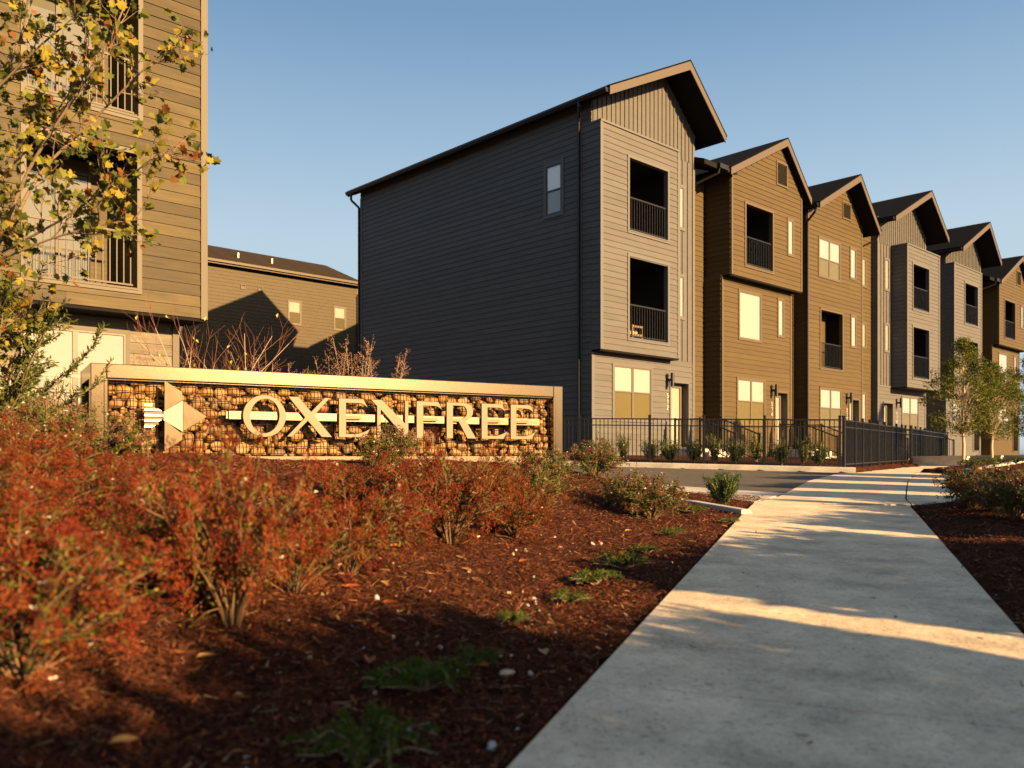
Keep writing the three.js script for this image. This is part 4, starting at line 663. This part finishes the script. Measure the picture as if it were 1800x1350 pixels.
// low junipers
function juniper(seed, rad) {
  const r = rng(seed), g = new THREE.Group(), st = new Tubes(), lf = new Leaves(); g.name = 'juniper';
  for (let s = 0; s < 26; s++) {
    const az = r() * 2 * Math.PI, l = rad * (.5 + .6 * r()), pts = [0, .33, .66, 1].map((t) => V3(Math.cos(az + t * .4) * l * t, .02 + .07 * Math.sin(t * 2.4) * (.5 + r()), Math.sin(az + t * .4) * l * t)); st.add(pts, .003, .0012, 4);
    for (let n = 0; n < 70; n++) { const t = .15 + .85 * r(), f = t * 3, i = Math.min(2, Math.floor(f)), p = pts[i].clone().lerp(pts[i + 1], f - i), d = rdir(r); d.y = Math.abs(d.y) + .3; d.normalize(); lf.leaf(p, d, sideOf(d, r), .018 + .018 * r(), .0045, vary(pick([[.04, .1, .006], [.06, .13, .008], [.1, .14, .012], [.13, .12, .02]], r), r)); }
  }
  for (let s = 0; s < 4; s++) { const az = r() * 6.28; st.add([V3(0, .02, 0), V3(Math.cos(az) * rad * .6, .06, Math.sin(az) * rad * .6), V3(Math.cos(az + .3) * rad * 1.1, .07, Math.sin(az + .3) * rad * 1.1)], .004, .0015, 4); }
  part(g, 'stems', st.geo(), M.stemPale); part(g, 'needles', lf.geo(), M.leafOpaque); return g;
}
const junVars = [juniper(3, .2), juniper(8, .17)];
[[-.4, 2.32, 1.05, 'green juniper at the bottom edge of the picture'], [-.3, 2.86, 1.05, 'sprawling juniper in the shaded mulch, second from the bottom edge'], [-.13, 3.2, .6, 'small juniper sprig in the shaded mulch'], [0, 3.85, .5, 'tiny juniper tuft at the edge of the shade'], [.28, 4.3, .6, 'small yellowish juniper beside the sidewalk shade line'], [.46, 4.75, .85, 'dense green juniper left of the sidewalk'], [.68, 5.25, .9, 'largest green juniper clump along the sidewalk'], [.92, 5.9, .6, 'green juniper tuft farther up beside the sidewalk'], [1.25, 6.75, .6, 'green juniper tuft near the edging strip'], [1.75, 8.3, .8, 'low green tuft against the edging strip'], [1.95, 7.7, .5, 'last green tuft before the driveway corner']].forEach(([x, d, s, label], i) => plant(junVars, i, 'juniper', 'ground cover', x, d, i * 1.7, s, label, 'low junipers in the mulch'));

// upright leafy shrubs: the yard behind the fence, the tuft at the driveway corner
function leafyShrub(name, seed, o) {
  const r = rng(seed), g = new THREE.Group(), st = new Tubes(), lf = new Leaves(); g.name = name;
  for (let s = 0; s < o.stems; s++) {
    const az = r() * 2 * Math.PI, out = o.rad * Math.sqrt(r()), hh = o.h * (.6 + .45 * r()), pts = [0, .4, .75, 1].map((t) => V3(Math.cos(az) * out * Math.pow(t, o.bow || .8) + (r() - .5) * .04, hh * t, Math.sin(az) * out * Math.pow(t, o.bow || .8) + (r() - .5) * .04)); st.add(pts, o.thick || .006, .002, 4);
    for (let n = 0; n < o.leaves; n++) { const t = (o.low || .15) + (1 - (o.low || .15)) * r(), f = t < .4 ? t / .4 : t < .75 ? 1 + (t - .4) / .35 : 2 + (t - .75) / .25, i = Math.min(2, Math.floor(f)), p = pts[i].clone().lerp(pts[i + 1], f - i).addScaledVector(rdir(r), o.spread || .05), d = rdir(r); d.y = Math.abs(d.y) * (o.up || .6) + .15; d.normalize(); lf.leaf(p, d, sideOf(d, r), o.leaf * (.7 + .6 * r()), o.leaf * o.wide, vary(pick(o.cols, r), r)); }
  }
  part(g, 'stems', st.geo(), M.stemPale); part(g, 'foliage', lf.geo(), M.leafOpaque); return g;
}
const yardCols = [[.045, .09, .007], [.08, .13, .01], [.14, .17, .015], [.03, .055, .006]];
const yardVars = [leafyShrub('yard_shrub', 5, { stems: 26, h: .7, rad: .36, leaves: 90, leaf: .05, wide: .45, cols: yardCols }), leafyShrub('yard_shrub', 6, { stems: 24, h: .95, rad: .28, leaves: 80, leaf: .055, wide: .42, cols: yardCols })];
const fencePt = (t, off) => { const a = [-1.9, 24.75], b = [7.95, 20.72], l = Math.hypot(b[0] - a[0], b[1] - a[1]), ux = (b[0] - a[0]) / l, ud = (b[1] - a[1]) / l; return [a[0] + ux * t - ud * off * -1 * -1, a[1] + ud * t + ux * off]; };
[[4.9, 1.3, 1, 'second from the left by the grey wall'], [4.45, .9, 0, 'leftmost by the sign end'], [5.8, .8, 0, 'below the wide window of the nearest house'], [6.25, 1.1, 0, 'right of the middle fence post'], [7.0, .7, 0, 'left of the white steps'], [7.5, .75, 1, 'beside the tall grass at the door'], [8.05, .7, 0, 'just before the first white steps'], [8.5, 1.4, 1, 'standing over the first steps'], [9.2, .7, 0, 'between the two flights of steps'], [9.7, 1.3, 1, 'by the second flight of steps'], [10.1, .7, 0, 'in the fence corner']].forEach(([t, off, k, where], i) => { const [x, d] = fencePt(t, off); plant(yardVars, k, 'yard_shrub', 'shrub', x, d, i, k ? .8 : .85, `small green shrub behind the driveway fence, ${where}`, 'shrubs in the fenced yard'); });
const tuft = leafyShrub('rosemary', 9, { stems: 50, h: .34, rad: .27, leaves: 130, leaf: .035, wide: .22, cols: [[.035, .085, .012], [.05, .11, .015]], spread: .02, up: 1.2 }); plant([tuft], 0, 'rosemary', 'shrub', 2.3, 9.35, 0, 1.0, 'feathery green rosemary between edging strip and gutter');
// unseen hedge blocks, added off to the right to stripe the pavement with shade
function hedge(seed) {   // a hedge block added to cast shade, 1 x 1 x 0.6, wide side along x
  const r = rng(seed), g = new THREE.Group(), st = new Tubes(), lf = new Leaves(); g.name = 'added_hedge';
  for (let s = 0; s < 24; s++) { const x = r() - .5, z = (r() - .5) * .5; st.add([V3(x, -.1, z), V3(x + (r() - .5) * .1, .45, z), V3(x + (r() - .5) * .2, .92, z + (r() - .5) * .1)], .012, .004, 4); }
  for (let n = 0; n < 9000; n++) { const top = 1 + .05 * Math.sin(n * 1.7) , p = V3((r() - .5) * (1 + .03 * r()), Math.pow(r(), .85) * top, (r() - .5) * .6), d = rdir(r); lf.leaf(p, d, sideOf(d, r), .05 + .035 * r(), .034, vary(pick(yardCols, r), r)); }
  part(g, 'stems', st.geo(), M.bark); part(g, 'foliage', lf.geo(), M.leafOpaque); return g;
}
const addedHedge = hedge(15);
// evergreen with narrow leaves at the left edge
{
  const r = rng(99), g = thing('evergreen_shrub', 'tall evergreen shrub with narrow leaves at the left edge', 'shrub', -4.3, 6.9, ground(-4.3, 6.9) - .05), st = new Tubes(), lf = new Leaves();
  for (let s = 0; s < 44; s++) {
    const az = r() * 6.28, out = .3 + .6 * r(), hh = .55 + 1.1 * r(), pts = [0, .25, .5, .75, 1].map((t) => V3(Math.cos(az) * out * t * (1 + .1 * r()), hh * t, Math.sin(az) * out * t)); st.add(pts, .012, .003, 5);
    for (let k = 0; k < 9; k++) { const t = .2 + .8 * r(), f = t * 4, i = Math.min(3, Math.floor(f)), p = pts[i].clone().lerp(pts[i + 1], f - i), q = V3(Math.cos(az + (r() - .5) * 2.5), .45 + .6 * r(), Math.sin(az + (r() - .5) * 2.5)).normalize(), l = .15 + .2 * r(), e = p.clone().addScaledVector(q, l); st.add([p, e], .003, .0012, 4);
      for (let n = 0; n < 30; n++) { const a = n / 30, c = p.clone().lerp(e, a), d = q.clone().multiplyScalar(.9).add(rdir(r)).normalize(); lf.leaf(c, d, sideOf(d, r), .038 + .026 * r(), .012 + .005 * r(), vary(pick([[.05, .075, .008], [.085, .11, .012], [.12, .13, .015], [.03, .045, .006]], r), r)); } }
  }
  part(g, 'stems', st.geo(), M.bark); part(g, 'foliage', lf.geo(), M.leafOpaque);
}
// the young tulip tree whose boughs hang into the upper left
{
  const r = rng(2024), g = thing('tulip_tree', 'young tree with sparse yellow and olive lobed leaves at the upper left', 'tree', -4.75, 7.3, ground(-4.75, 7.3) - .1), o = g.position, st = new Tubes(), trunk = new Tubes(), lf = new Leaves();
  const W = (px, py, d) => V3((px - 900) / 1510 * d - o.x, (800 - py) / 1510 * d + EYE - o.y, -d - o.z);   // metres in the tree's own frame
  trunk.add([V3(0, 0, 0), V3(.02, .7, 0), V3(-.02, 1.5, .03), V3(.03, 2.4, 0), V3(-.02, 3.4, .04), V3(.04, 4.6, .02), V3(.02, 5.6, 0)], .06, .018, 9);
  const lobed = (p, d, s, len, col) => { const n = d.clone().cross(s).normalize(), sh = [[0, 0], [.28, .12], [.5, .08], [.42, .42], [.58, .62], [.34, .68], [.22, .98], [0, .84], [-.22, .98], [-.34, .68], [-.58, .62], [-.42, .42], [-.5, .08], [-.28, .12]]; const q = sh.map(([x, y]) => p.clone().addScaledVector(d, y * len).addScaledVector(s, x * len).addScaledVector(n, Math.abs(x) * len * .35 - y * y * len * .18)); const c = p.clone().addScaledVector(d, len * .45).addScaledVector(n, -.03 * len); for (let i = 0; i < q.length; i++) lf.tri(c, q[i], q[(i + 1) % q.length], col); };
  const TL = [[.34, .27, .03], [.28, .25, .03], [.18, .18, .025], [.09, .12, .018], [.38, .28, .035], [.11, .13, .02], [.30, .24, .03], [.07, .09, .015], [.22, .22, .03], [.14, .16, .022], [.2, .2, .03], [.24, .09, .02]];
  const twig = (p, d, l, lev) => {
    const pts = [p.clone()], dir = d.clone(); for (let k = 1; k <= 4; k++) { dir.add(rdir(r).multiplyScalar(.16)).add(V3(0, .05, 0)).normalize(); pts.push(pts[k - 1].clone().addScaledVector(dir, l / 4)); }
    st.add(pts, lev ? .0035 : .006, .0015, 5);
    const nl = lev ? 5 : 4; for (let n = 0; n < nl; n++) { const k = 1 + Math.floor(r() * 4), q = pts[k], pd = rdir(r).add(dir).normalize(), e = q.clone().addScaledVector(pd, .03 + .03 * r()); st.add([q, e], .001, .0008, 3); const ld = V3(pd.x, pd.y - .5 * r(), pd.z).normalize(); lobed(e, ld, sideOf(ld, r), .046 + .036 * r(), vary(pick(TL, r), r, .4).map((c) => c * 1.05)); }
    if (!lev) for (let n = 0; n < 3; n++) twig(pts[1 + Math.floor(r() * 3)].clone(), dir.clone().multiplyScalar(.7).add(rdir(r).multiplyScalar(.8)).normalize(), l * (.4 + .35 * r()), 1);
  };
  const limbs = [[[-120, 560, 7.3], [-20, 455, 7.2], [50, 300, 7.1], [95, 225, 7], [165, 120, 6.9], [215, 20, 6.9], [235, -60, 6.9]], [[-60, 500, 7.3], [10, 410, 7.2], [75, 300, 7.3], [160, 215, 7.3], [245, 130, 7.2], [315, 60, 7.1]], [[-130, 520, 7.3], [0, 445, 7.0], [110, 385, 6.8], [190, 330, 6.7], [255, 290, 6.6], [315, 250, 6.6]], [[-110, 330, 7.3], [-20, 200, 7.4], [25, 95, 7.4], [60, -10, 7.4]], [[-110, 420, 7.3], [-20, 330, 7.5], [60, 250, 7.6], [130, 150, 7.6], [180, 60, 7.6]], [[-110, 480, 7.2], [0, 455, 6.9], [90, 420, 6.8], [180, 395, 6.7], [250, 385, 6.7]], [[-110, 250, 7.3], [0, 150, 7.2], [60, 90, 7.1], [140, 20, 7], [190, -40, 7]], [[-120, 620, 7.2], [-30, 590, 7.0], [30, 560, 6.9]]];
  limbs.forEach((L, li) => { const c = new THREE.CatmullRomCurve3(L.map((p) => W(...p))), pts = c.getPoints(18); st.add(pts, li < 2 ? .019 : .012, .004, 7); for (let k = 3; k <= 18; k++) { if (r() < .14 || pts[k].x > W(292, 0, 6.7).x) continue; const t = c.getTangent(k / 18), d = t.clone().multiplyScalar(.8).add(rdir(r).multiplyScalar(.75)).normalize(); twig(pts[k].clone(), d, .2 + .28 * r(), 0); } });
  part(g, 'trunk', trunk.geo(), M.bark); part(g, 'branches', st.geo(), M.bark); part(g, 'leaves', lf.geo(), M.leaf);
}
// bare shrub and pink-seeded grasses behind the sign
{
  const r = rng(321), x = -4.5, d = 12.8, g = thing('bare_shrub', 'leafless shrub with reddish twig tips behind the sign', 'shrub', x, d, ground(x, d)), st = new Tubes(), tip = new Tubes(), lf = new Leaves();
  const grow = (p, dir, l, rad, lev) => { const pts = [p.clone()], q = dir.clone(); for (let k = 1; k <= 3; k++) { q.add(rdir(r).multiplyScalar(.13)).add(V3(0, .03, 0)).normalize(); pts.push(pts[k - 1].clone().addScaledVector(q, l / 3)); } (lev > 1 ? tip : st).add(pts, rad, rad * .55, 5); if (lev < 3) for (let n = 0; n < (lev ? 3 : 4); n++) grow(pts[1 + Math.floor(r() * 3)].clone(), q.clone().multiplyScalar(1.1).add(rdir(r).multiplyScalar(.75)).add(V3(0, .2, 0)).normalize(), l * (.45 + .25 * r()), rad * .5, lev + 1); else if (r() < .05) lf.leaf(pts[3], V3(r() - .5, -.6, r() - .5).normalize(), V3(1, 0, 0), .07, .045, [.3, .26, .04]); };
  for (let s = 0; s < 7; s++) { const a = s / 7 * 6.28 + r(); grow(V3(Math.cos(a) * .06, 0, Math.sin(a) * .06), V3(Math.cos(a) * .42, 1, Math.sin(a) * .42).normalize(), 1.15 + .25 * r(), .013, 0); }
  part(g, 'stems', st.geo(), M.barkPale); part(g, 'twigs', tip.geo(), M.stemRed); if (lf.p.length) part(g, 'leaves', lf.geo(), M.leafOpaque);
}
function seedGrass(seed) {
  const r = rng(seed), g = new THREE.Group(), st = new Tubes(), lf = new Leaves(); g.name = 'seed_grass';
  for (let s = 0; s < 9; s++) { const a = r() * 6.28, o = .2 * r() + .06, h = .7 + .5 * r(), pts = [0, .5, 1].map((t) => V3(Math.cos(a) * o * t * 1.5, h * t - .06 * t * t, Math.sin(a) * o * t * 1.5)); st.add(pts, .003, .0015, 4);
    for (let k = 0; k < 22; k++) { const t = .5 + .5 * (k / 22), p = pts[1].clone().lerp(pts[2], (t - .5) * 2), q = V3(Math.cos(a + (r() - .5) * 5), .5 + .5 * r(), Math.sin(a + (r() - .5) * 5)).normalize(), l = .2 * (1.25 - t) + .03, e = p.clone().addScaledVector(q, l); st.add([p, e], .001, .0007, 3); for (let n = 0; n < 6; n++) { const c = p.clone().lerp(e, .3 + .7 * r()).addScaledVector(rdir(r), .012); const dd = rdir(r); lf.leaf(c, dd, sideOf(dd, r), .013, .006, vary([.4, .2, .13], r)); } } }
  for (let s = 0; s < 50; s++) { const a = r() * 6.28, h = .2 + .2 * r(), o = .12 + .3 * r(); const b = V3(Math.cos(a) * .05, 0, Math.sin(a) * .05), m = b.clone().add(V3(Math.cos(a) * o * .4, h, Math.sin(a) * o * .4)), e = m.clone().add(V3(Math.cos(a) * o * .6, -.02, Math.sin(a) * o * .6)); st.add([b, m, e], .0022, .0008, 3); }
  part(g, 'stalks', st.geo(), M.stemPale); part(g, 'seed_heads', lf.geo(), M.petal); return g;
}
const grassVars = [seedGrass(1), seedGrass(2)];
[[-5.15, 12.5, 1.6, 'seeding grass behind the sign just left of the bare shrub'], [-3.65, 13.0, 1.5, 'small seeding grass right of the bare shrub'], [-3.35, 13.3, 1.42, 'pair partner of the small seeding grass behind the sign'], [-2.85, 13.6, 1.62, 'wide seeding grass behind the middle of the sign'], [-2.45, 13.5, 1.85, 'tallest seeding grass against the corner of the dark flank'], [-2.1, 13.7, 1.55, 'low seeding grass at the right of the tallest one']].forEach(([x, d, s, label], i) => plant(grassVars, i, 'seed_grass', 'grass', x, d, i * 2.1, s, label, 'seeding grasses behind the sign'));
{ const dark = leafyShrub('dark_grass', 71, { stems: 70, h: .75, rad: .3, leaves: 8, leaf: .12, wide: .05, cols: [[.03, .035, .012], [.06, .05, .02]], up: 1.6, thick: .003 }); plant([dark], 0, 'dark_grass', 'grass', -4.62, 8.5, 0, 1, 'dark grass clump between railing and sign post'); plant([grassVars[0]], 0, 'tall_grass', 'grass', 7.6, 24.6, 0, .8, 'pale tall grass beside the first steps'); }
// street trees on the right
function streetTree(seed, h, rad) {
  const r = rng(seed), g = new THREE.Group(), tr = new Tubes(), lf = new Leaves(); g.name = 'street_tree';
  tr.add([V3(0, -.1, 0), V3(.02, .6, .01), V3(-.02, 1.2, 0), V3(.03, 2.0, .02), V3(0, h * .8, 0)], .055, .015, 8);
  const cols = [[.09, .14, .006], [.13, .18, .008], [.2, .21, .012], [.045, .075, .005], [.2, .18, .015]];
  for (let k = 0; k < 90; k++) {
    const t = Math.pow(r(), .8), y = h * (.27 + .7 * t), rr = rad * Math.sin(Math.PI * Math.min(1, .16 + .86 * t) * .98) * (.35 + .75 * r()), a = r() * 6.28, c = V3(Math.cos(a) * rr, y, Math.sin(a) * rr); tr.add([V3(0, Math.max(1.0, y - .35 - rr * .6), 0), c.clone().multiplyScalar(.5).setY(y - .15), c], .013, .003, 4);
    const n = 110, s = .17 + .17 * r(); for (let i = 0; i < n; i++) { const q = rdir(r).multiplyScalar(s * Math.cbrt(r())); q.y *= .75; const d = rdir(r); lf.leaf(c.clone().add(q), d, sideOf(d, r), .055 + .03 * r(), .03, vary(pick(cols, r), r)); }
  }
  part(g, 'trunk', tr.geo(), M.barkPale); part(g, 'crown', lf.geo(), M.leaf); return g;
}
const treeVars = [streetTree(7, 3.85, 1.05), streetTree(17, 3.6, 1.0)];
[[13.65, 26, 0, 1.0, 'street tree with slim pale trunk, left of the pair'], [16.6, 29.7, 1, .98, 'street tree with slim pale trunk, right of the pair'], [21.3, 35.2, 0, 1.15, 'street tree cut by the right edge of the picture']].forEach(([x, d, k, s, label], i) => plant(treeVars, k, 'street_tree', 'tree', x, d, i * 2.2, s, label, 'young street trees'));
[[11.0, 20.7, .7, 'tuft of weeds at the left tip of the tree bed'], [11.8, 21.6, .8, 'weeds in the tree bed before the first trunk'], [13.2, 23.4, .8, 'weeds in the middle of the tree bed'], [15.6, 26.6, .8, 'weeds in the tree bed near the kerb']].forEach(([x, d, s, label], i) => plant(junVars, i, 'weeds', 'weeds', x, d, i, s * 2.4, label, 'weeds in the tree bed'));

// hedge blocks added out of view on the right, sized to throw the stripes of shade
{
  const list = [[-1.6, 1.7, 5.4, 2.75], [1.55, 2.85, 5.2, 2.5], [2.8, 3.8, 5.0, 1.95], [4.22, 7.02, 4.7, 1.85], [7.38, 8.6, 4.6, 1.55], [9.55, 9.8, 4.6, 1.7], [10.4, 11.6, 4.6, 1.7], [12.4, 14.2, 4.6, 1.7], [15.3, 17.3, 4.6, 1.7], [18.2, 20.2, 4.6, 1.7]];   // stretch of pavement each one shades, its distance from the pavement and its height
  list.forEach(([a, b, l, hy], i) => { const m = (a + b) / 2, x = .373 * m - .02 + Math.cos(SUN_AZ) * l, d = m - Math.sin(SUN_AZ) * l, h = addedHedge.clone(); h.name = numbered('added_hedge'); h.position.copy(at(x, d, gv(x, d) - .05)); h.rotation.y = Math.PI / 2 - SUN_AZ; h.scale.set((b - a) * 1.006, hy + .05, 1); scene.add(h); tag(h, `hedge block added out of frame on the right to cast shade, ${['first', 'second', 'third', 'fourth', 'fifth', 'sixth', 'seventh', 'eighth', 'ninth', 'tenth'][i]} from the camera`, 'hedge', 'added shade hedges beyond the right edge'); });
}

// ---------------------------------------------------------------- small things
{ // mulch shreds
  const r = rng(4), shard = new THREE.BoxGeometry(1, .22, .3); { const p = shard.attributes.position; for (let i = 0; i < p.count; i++) if (p.getX(i) > 0) { p.setZ(i, p.getZ(i) * .45); p.setY(i, p.getY(i) * .6 + .05); } shard.computeVertexNormals(); }
  const N = 120000, im = new THREE.InstancedMesh(shard, dull(1, .98, .98, .9, {}), N), m = new THREE.Matrix4(), c = new THREE.Color(); im.name = 'mulch_shreds'; im.castShadow = im.receiveShadow = true;
  let k = 0, guard = 0;
  while (k < N && guard++ < 900000) {
    const d = 1.6 + 12.5 * Math.pow(r(), 1.9), x = -.72 * d - .3 + (1.36 * d + .6) * r(); const e = ql(x, d);
    if (e < -.02 && e > -WALK_W + .0) { if (r() > .0005) continue; } else if (paved(x, d)) continue;
    const l = (.018 + .062 * r() * r()) * (d > 6 ? 1.2 : 1), w = (.012 + .02 * r());
    m.compose(at(x, d, Math.max(ground(x, d), e < 0 && e > -WALK_W ? gv(x, d) + .015 : -9) + .004 + .01 * r()), new THREE.Quaternion().setFromEuler(new THREE.Euler((r() - .5) * 1.0, r() * 6.28, (r() - .5) * .9)), V3(l, w * .5, w));
    im.setMatrixAt(k, m); const t = r(), f = .22 + 1.3 * r() * r(); if (t < .16) c.setRGB(.17 * f + .02, .062 * f + .007, .028 * f + .003); else if (t < .94) c.setRGB(.085 * f + .009, .029 * f + .004, .015 * f + .0025); else c.setRGB(.24 * f, .15 * f, .08 * f); im.setColorAt(k, c); k++;
  }
  im.count = k; tag(im, 'shredded reddish brown bark covering the planting beds', 'mulch', null, 'stuff'); scene.add(im);
}
{ // pebbles and fallen leaves on the mulch
  const r = rng(66), pg = new THREE.IcosahedronGeometry(1, 1), pm = [mat(.42, .39, .34, .7), mat(.34, .27, .19, .8), mat(.3, .3, .31, .75)];
  { const p = pg.attributes.position, h = (a) => .8 + .35 * Math.abs(Math.sin(a * 12.9)); for (let i = 0; i < p.count; i++) { const f = h(Math.round(p.getX(i) * 50) + Math.round(p.getY(i) * 70) * 1.3 + Math.round(p.getZ(i) * 90) * 1.7); p.setXYZ(i, p.getX(i) * f, p.getY(i) * f * .7, p.getZ(i) * f); } pg.computeVertexNormals(); }
  for (let i = 0; i < 95; i++) { const d = 2.0 + 4.2 * Math.pow(r(), 1.5), x = .373 * (d - 2.33) - .08 - (i < 65 ? 1.1 * r() : 2 * r()), s = .005 + .011 * r() * r(), m = part(scene, numbered('pebble'), pg, pick(pm, r)); m.position.copy(at(x, d, ground(x, d) + s * .5)); m.rotation.set(r() * 3, r() * 3, r()); m.scale.set(s * (1 + r() * .6), s, s); tag(m, 'small pale pebble lying on the foreground mulch', 'pebble', 'pebbles in the mulch'); }
  const lg = () => { const L = new Leaves(); return L; };
  const cols = [[.30, .17, .06], [.36, .22, .09], [.24, .10, .045], [.3, .08, .03]];
  const lv = cols.map((c, i) => { const L = lg(), q = [[0, 0], [.018, .02], [.022, .045], [.01, .075], [0, .09], [-.012, .072], [-.02, .042], [-.016, .018]], f = i * .006; for (let k = 1; k + 1 < q.length; k++) L.tri(V3(q[0][0], 0, q[0][1]), V3(q[k][0], .008 + .35 * Math.abs(q[k][0]) + 4 * f * q[k][1] * q[k][1], q[k][1]), V3(q[k + 1][0], .008 + .35 * Math.abs(q[k + 1][0]) + 4 * f * q[k + 1][1], q[k + 1][1]), c); return L.geo(); });
  for (let i = 0; i < 34; i++) { const d = 2.1 + 5.4 * Math.pow(r(), 1.3), x = .373 * (d - 2.33) - .1 - 1.9 * r(), m = part(scene, numbered('fallen_leaf'), lv[i % 4], M.petal); m.position.copy(at(x, d, ground(x, d) + .018)); m.rotation.set((r() - .5) * .5, r() * 6.28, (r() - .5) * .6); m.scale.setScalar(.55 + .5 * r()); tag(m, 'dry fallen leaf lying on the mulch', 'leaf', 'fallen leaves on the mulch'); }
  const stone = part(scene, 'flat_stone', pg, pm[1]); stone.position.copy(at(-.02, 3.12, ground(-.02, 3.12) + .012)); stone.scale.set(.032, .016, .02); stone.rotation.y = .6; tag(stone, 'largest tan stone in the shaded mulch near the juniper sprig', 'stone');
}
{ // on the nearest balcony: a wooden crate with bottles and a potted plant
  const [x, d] = rowAt(1.95, -.32), fl = 3.55 - .03, g = thing('bottle_crate', 'small wooden stand on the lower balcony of the nearest house', 'crate', x, d, fl, ROW);
  for (const [a, b] of [[-.24, -.14], [.24, -.14], [-.24, .12], [.24, .12]]) part(g, 'leg', box(a - .025, 0, b - .025, a + .025, .5, b + .025), M.wood);
  for (const y of [.16, .42]) { part(g, 'slat', box(-.265, y, .12, .265, y + .06, .15), M.wood); part(g, 'slat', box(-.265, y, -.17, .265, y + .06, -.14), M.wood); } part(g, 'shelf', box(-.24, .14, -.14, .24, .16, .12), M.wood);
  const prof = [[0, 0], [.045, 0], [.045, .2], [.035, .25], [.016, .29], [.016, .37], [0, .37]].map((p) => new THREE.Vector2(...p)), bg = new THREE.LatheGeometry(prof, 16);
  [-.13, 0, .13].forEach((o, i) => { const [bx, bd] = rowAt(1.95 + o, -.34), b = thing('bottle', ['left', 'middle', 'right'][i] + ' brown bottle with pale label in the balcony stand', 'bottle', bx, bd, fl + .16, ROW, 'bottles on the balcony'); part(b, 'glass', bg, M.bottle); part(b, 'label', new THREE.CylinderGeometry(.047, .047, .1, 16, 1, true).translate(0, .11, 0), M.paper); });
  const [px, pd] = rowAt(1.58, -.5), p = thing('potted_plant', 'leafy plant in a brown pot behind the balcony pickets', 'plant', px, pd, fl, ROW); part(p, 'pot', new THREE.LatheGeometry([[0, 0], [.13, 0], [.17, .3], [.19, .3], [.19, .35], [.16, .35], [.15, .31], [0, .3]].map((q) => new THREE.Vector2(...q)), 20), M.pot);
  const r = rng(12), st = new Tubes(), lf = new Leaves(); for (let s = 0; s < 9; s++) { const a = r() * 6.28, e = V3(Math.cos(a) * .14, .6 + .35 * r(), Math.sin(a) * .14); st.add([V3(0, .3, 0), e.clone().multiplyScalar(.6).setY(.55), e], .006, .003, 4); for (let n = 0; n < 14; n++) { const q = V3(0, .35, 0).lerp(e, .3 + .7 * r()), dd = rdir(r); lf.leaf(q, dd, sideOf(dd, r), .09, .035, vary([.12, .14, .02], r)); } } part(p, 'stems', st.geo(), M.stem); part(p, 'foliage', lf.geo(), M.leafOpaque);
}
renderer.render(scene, camera);
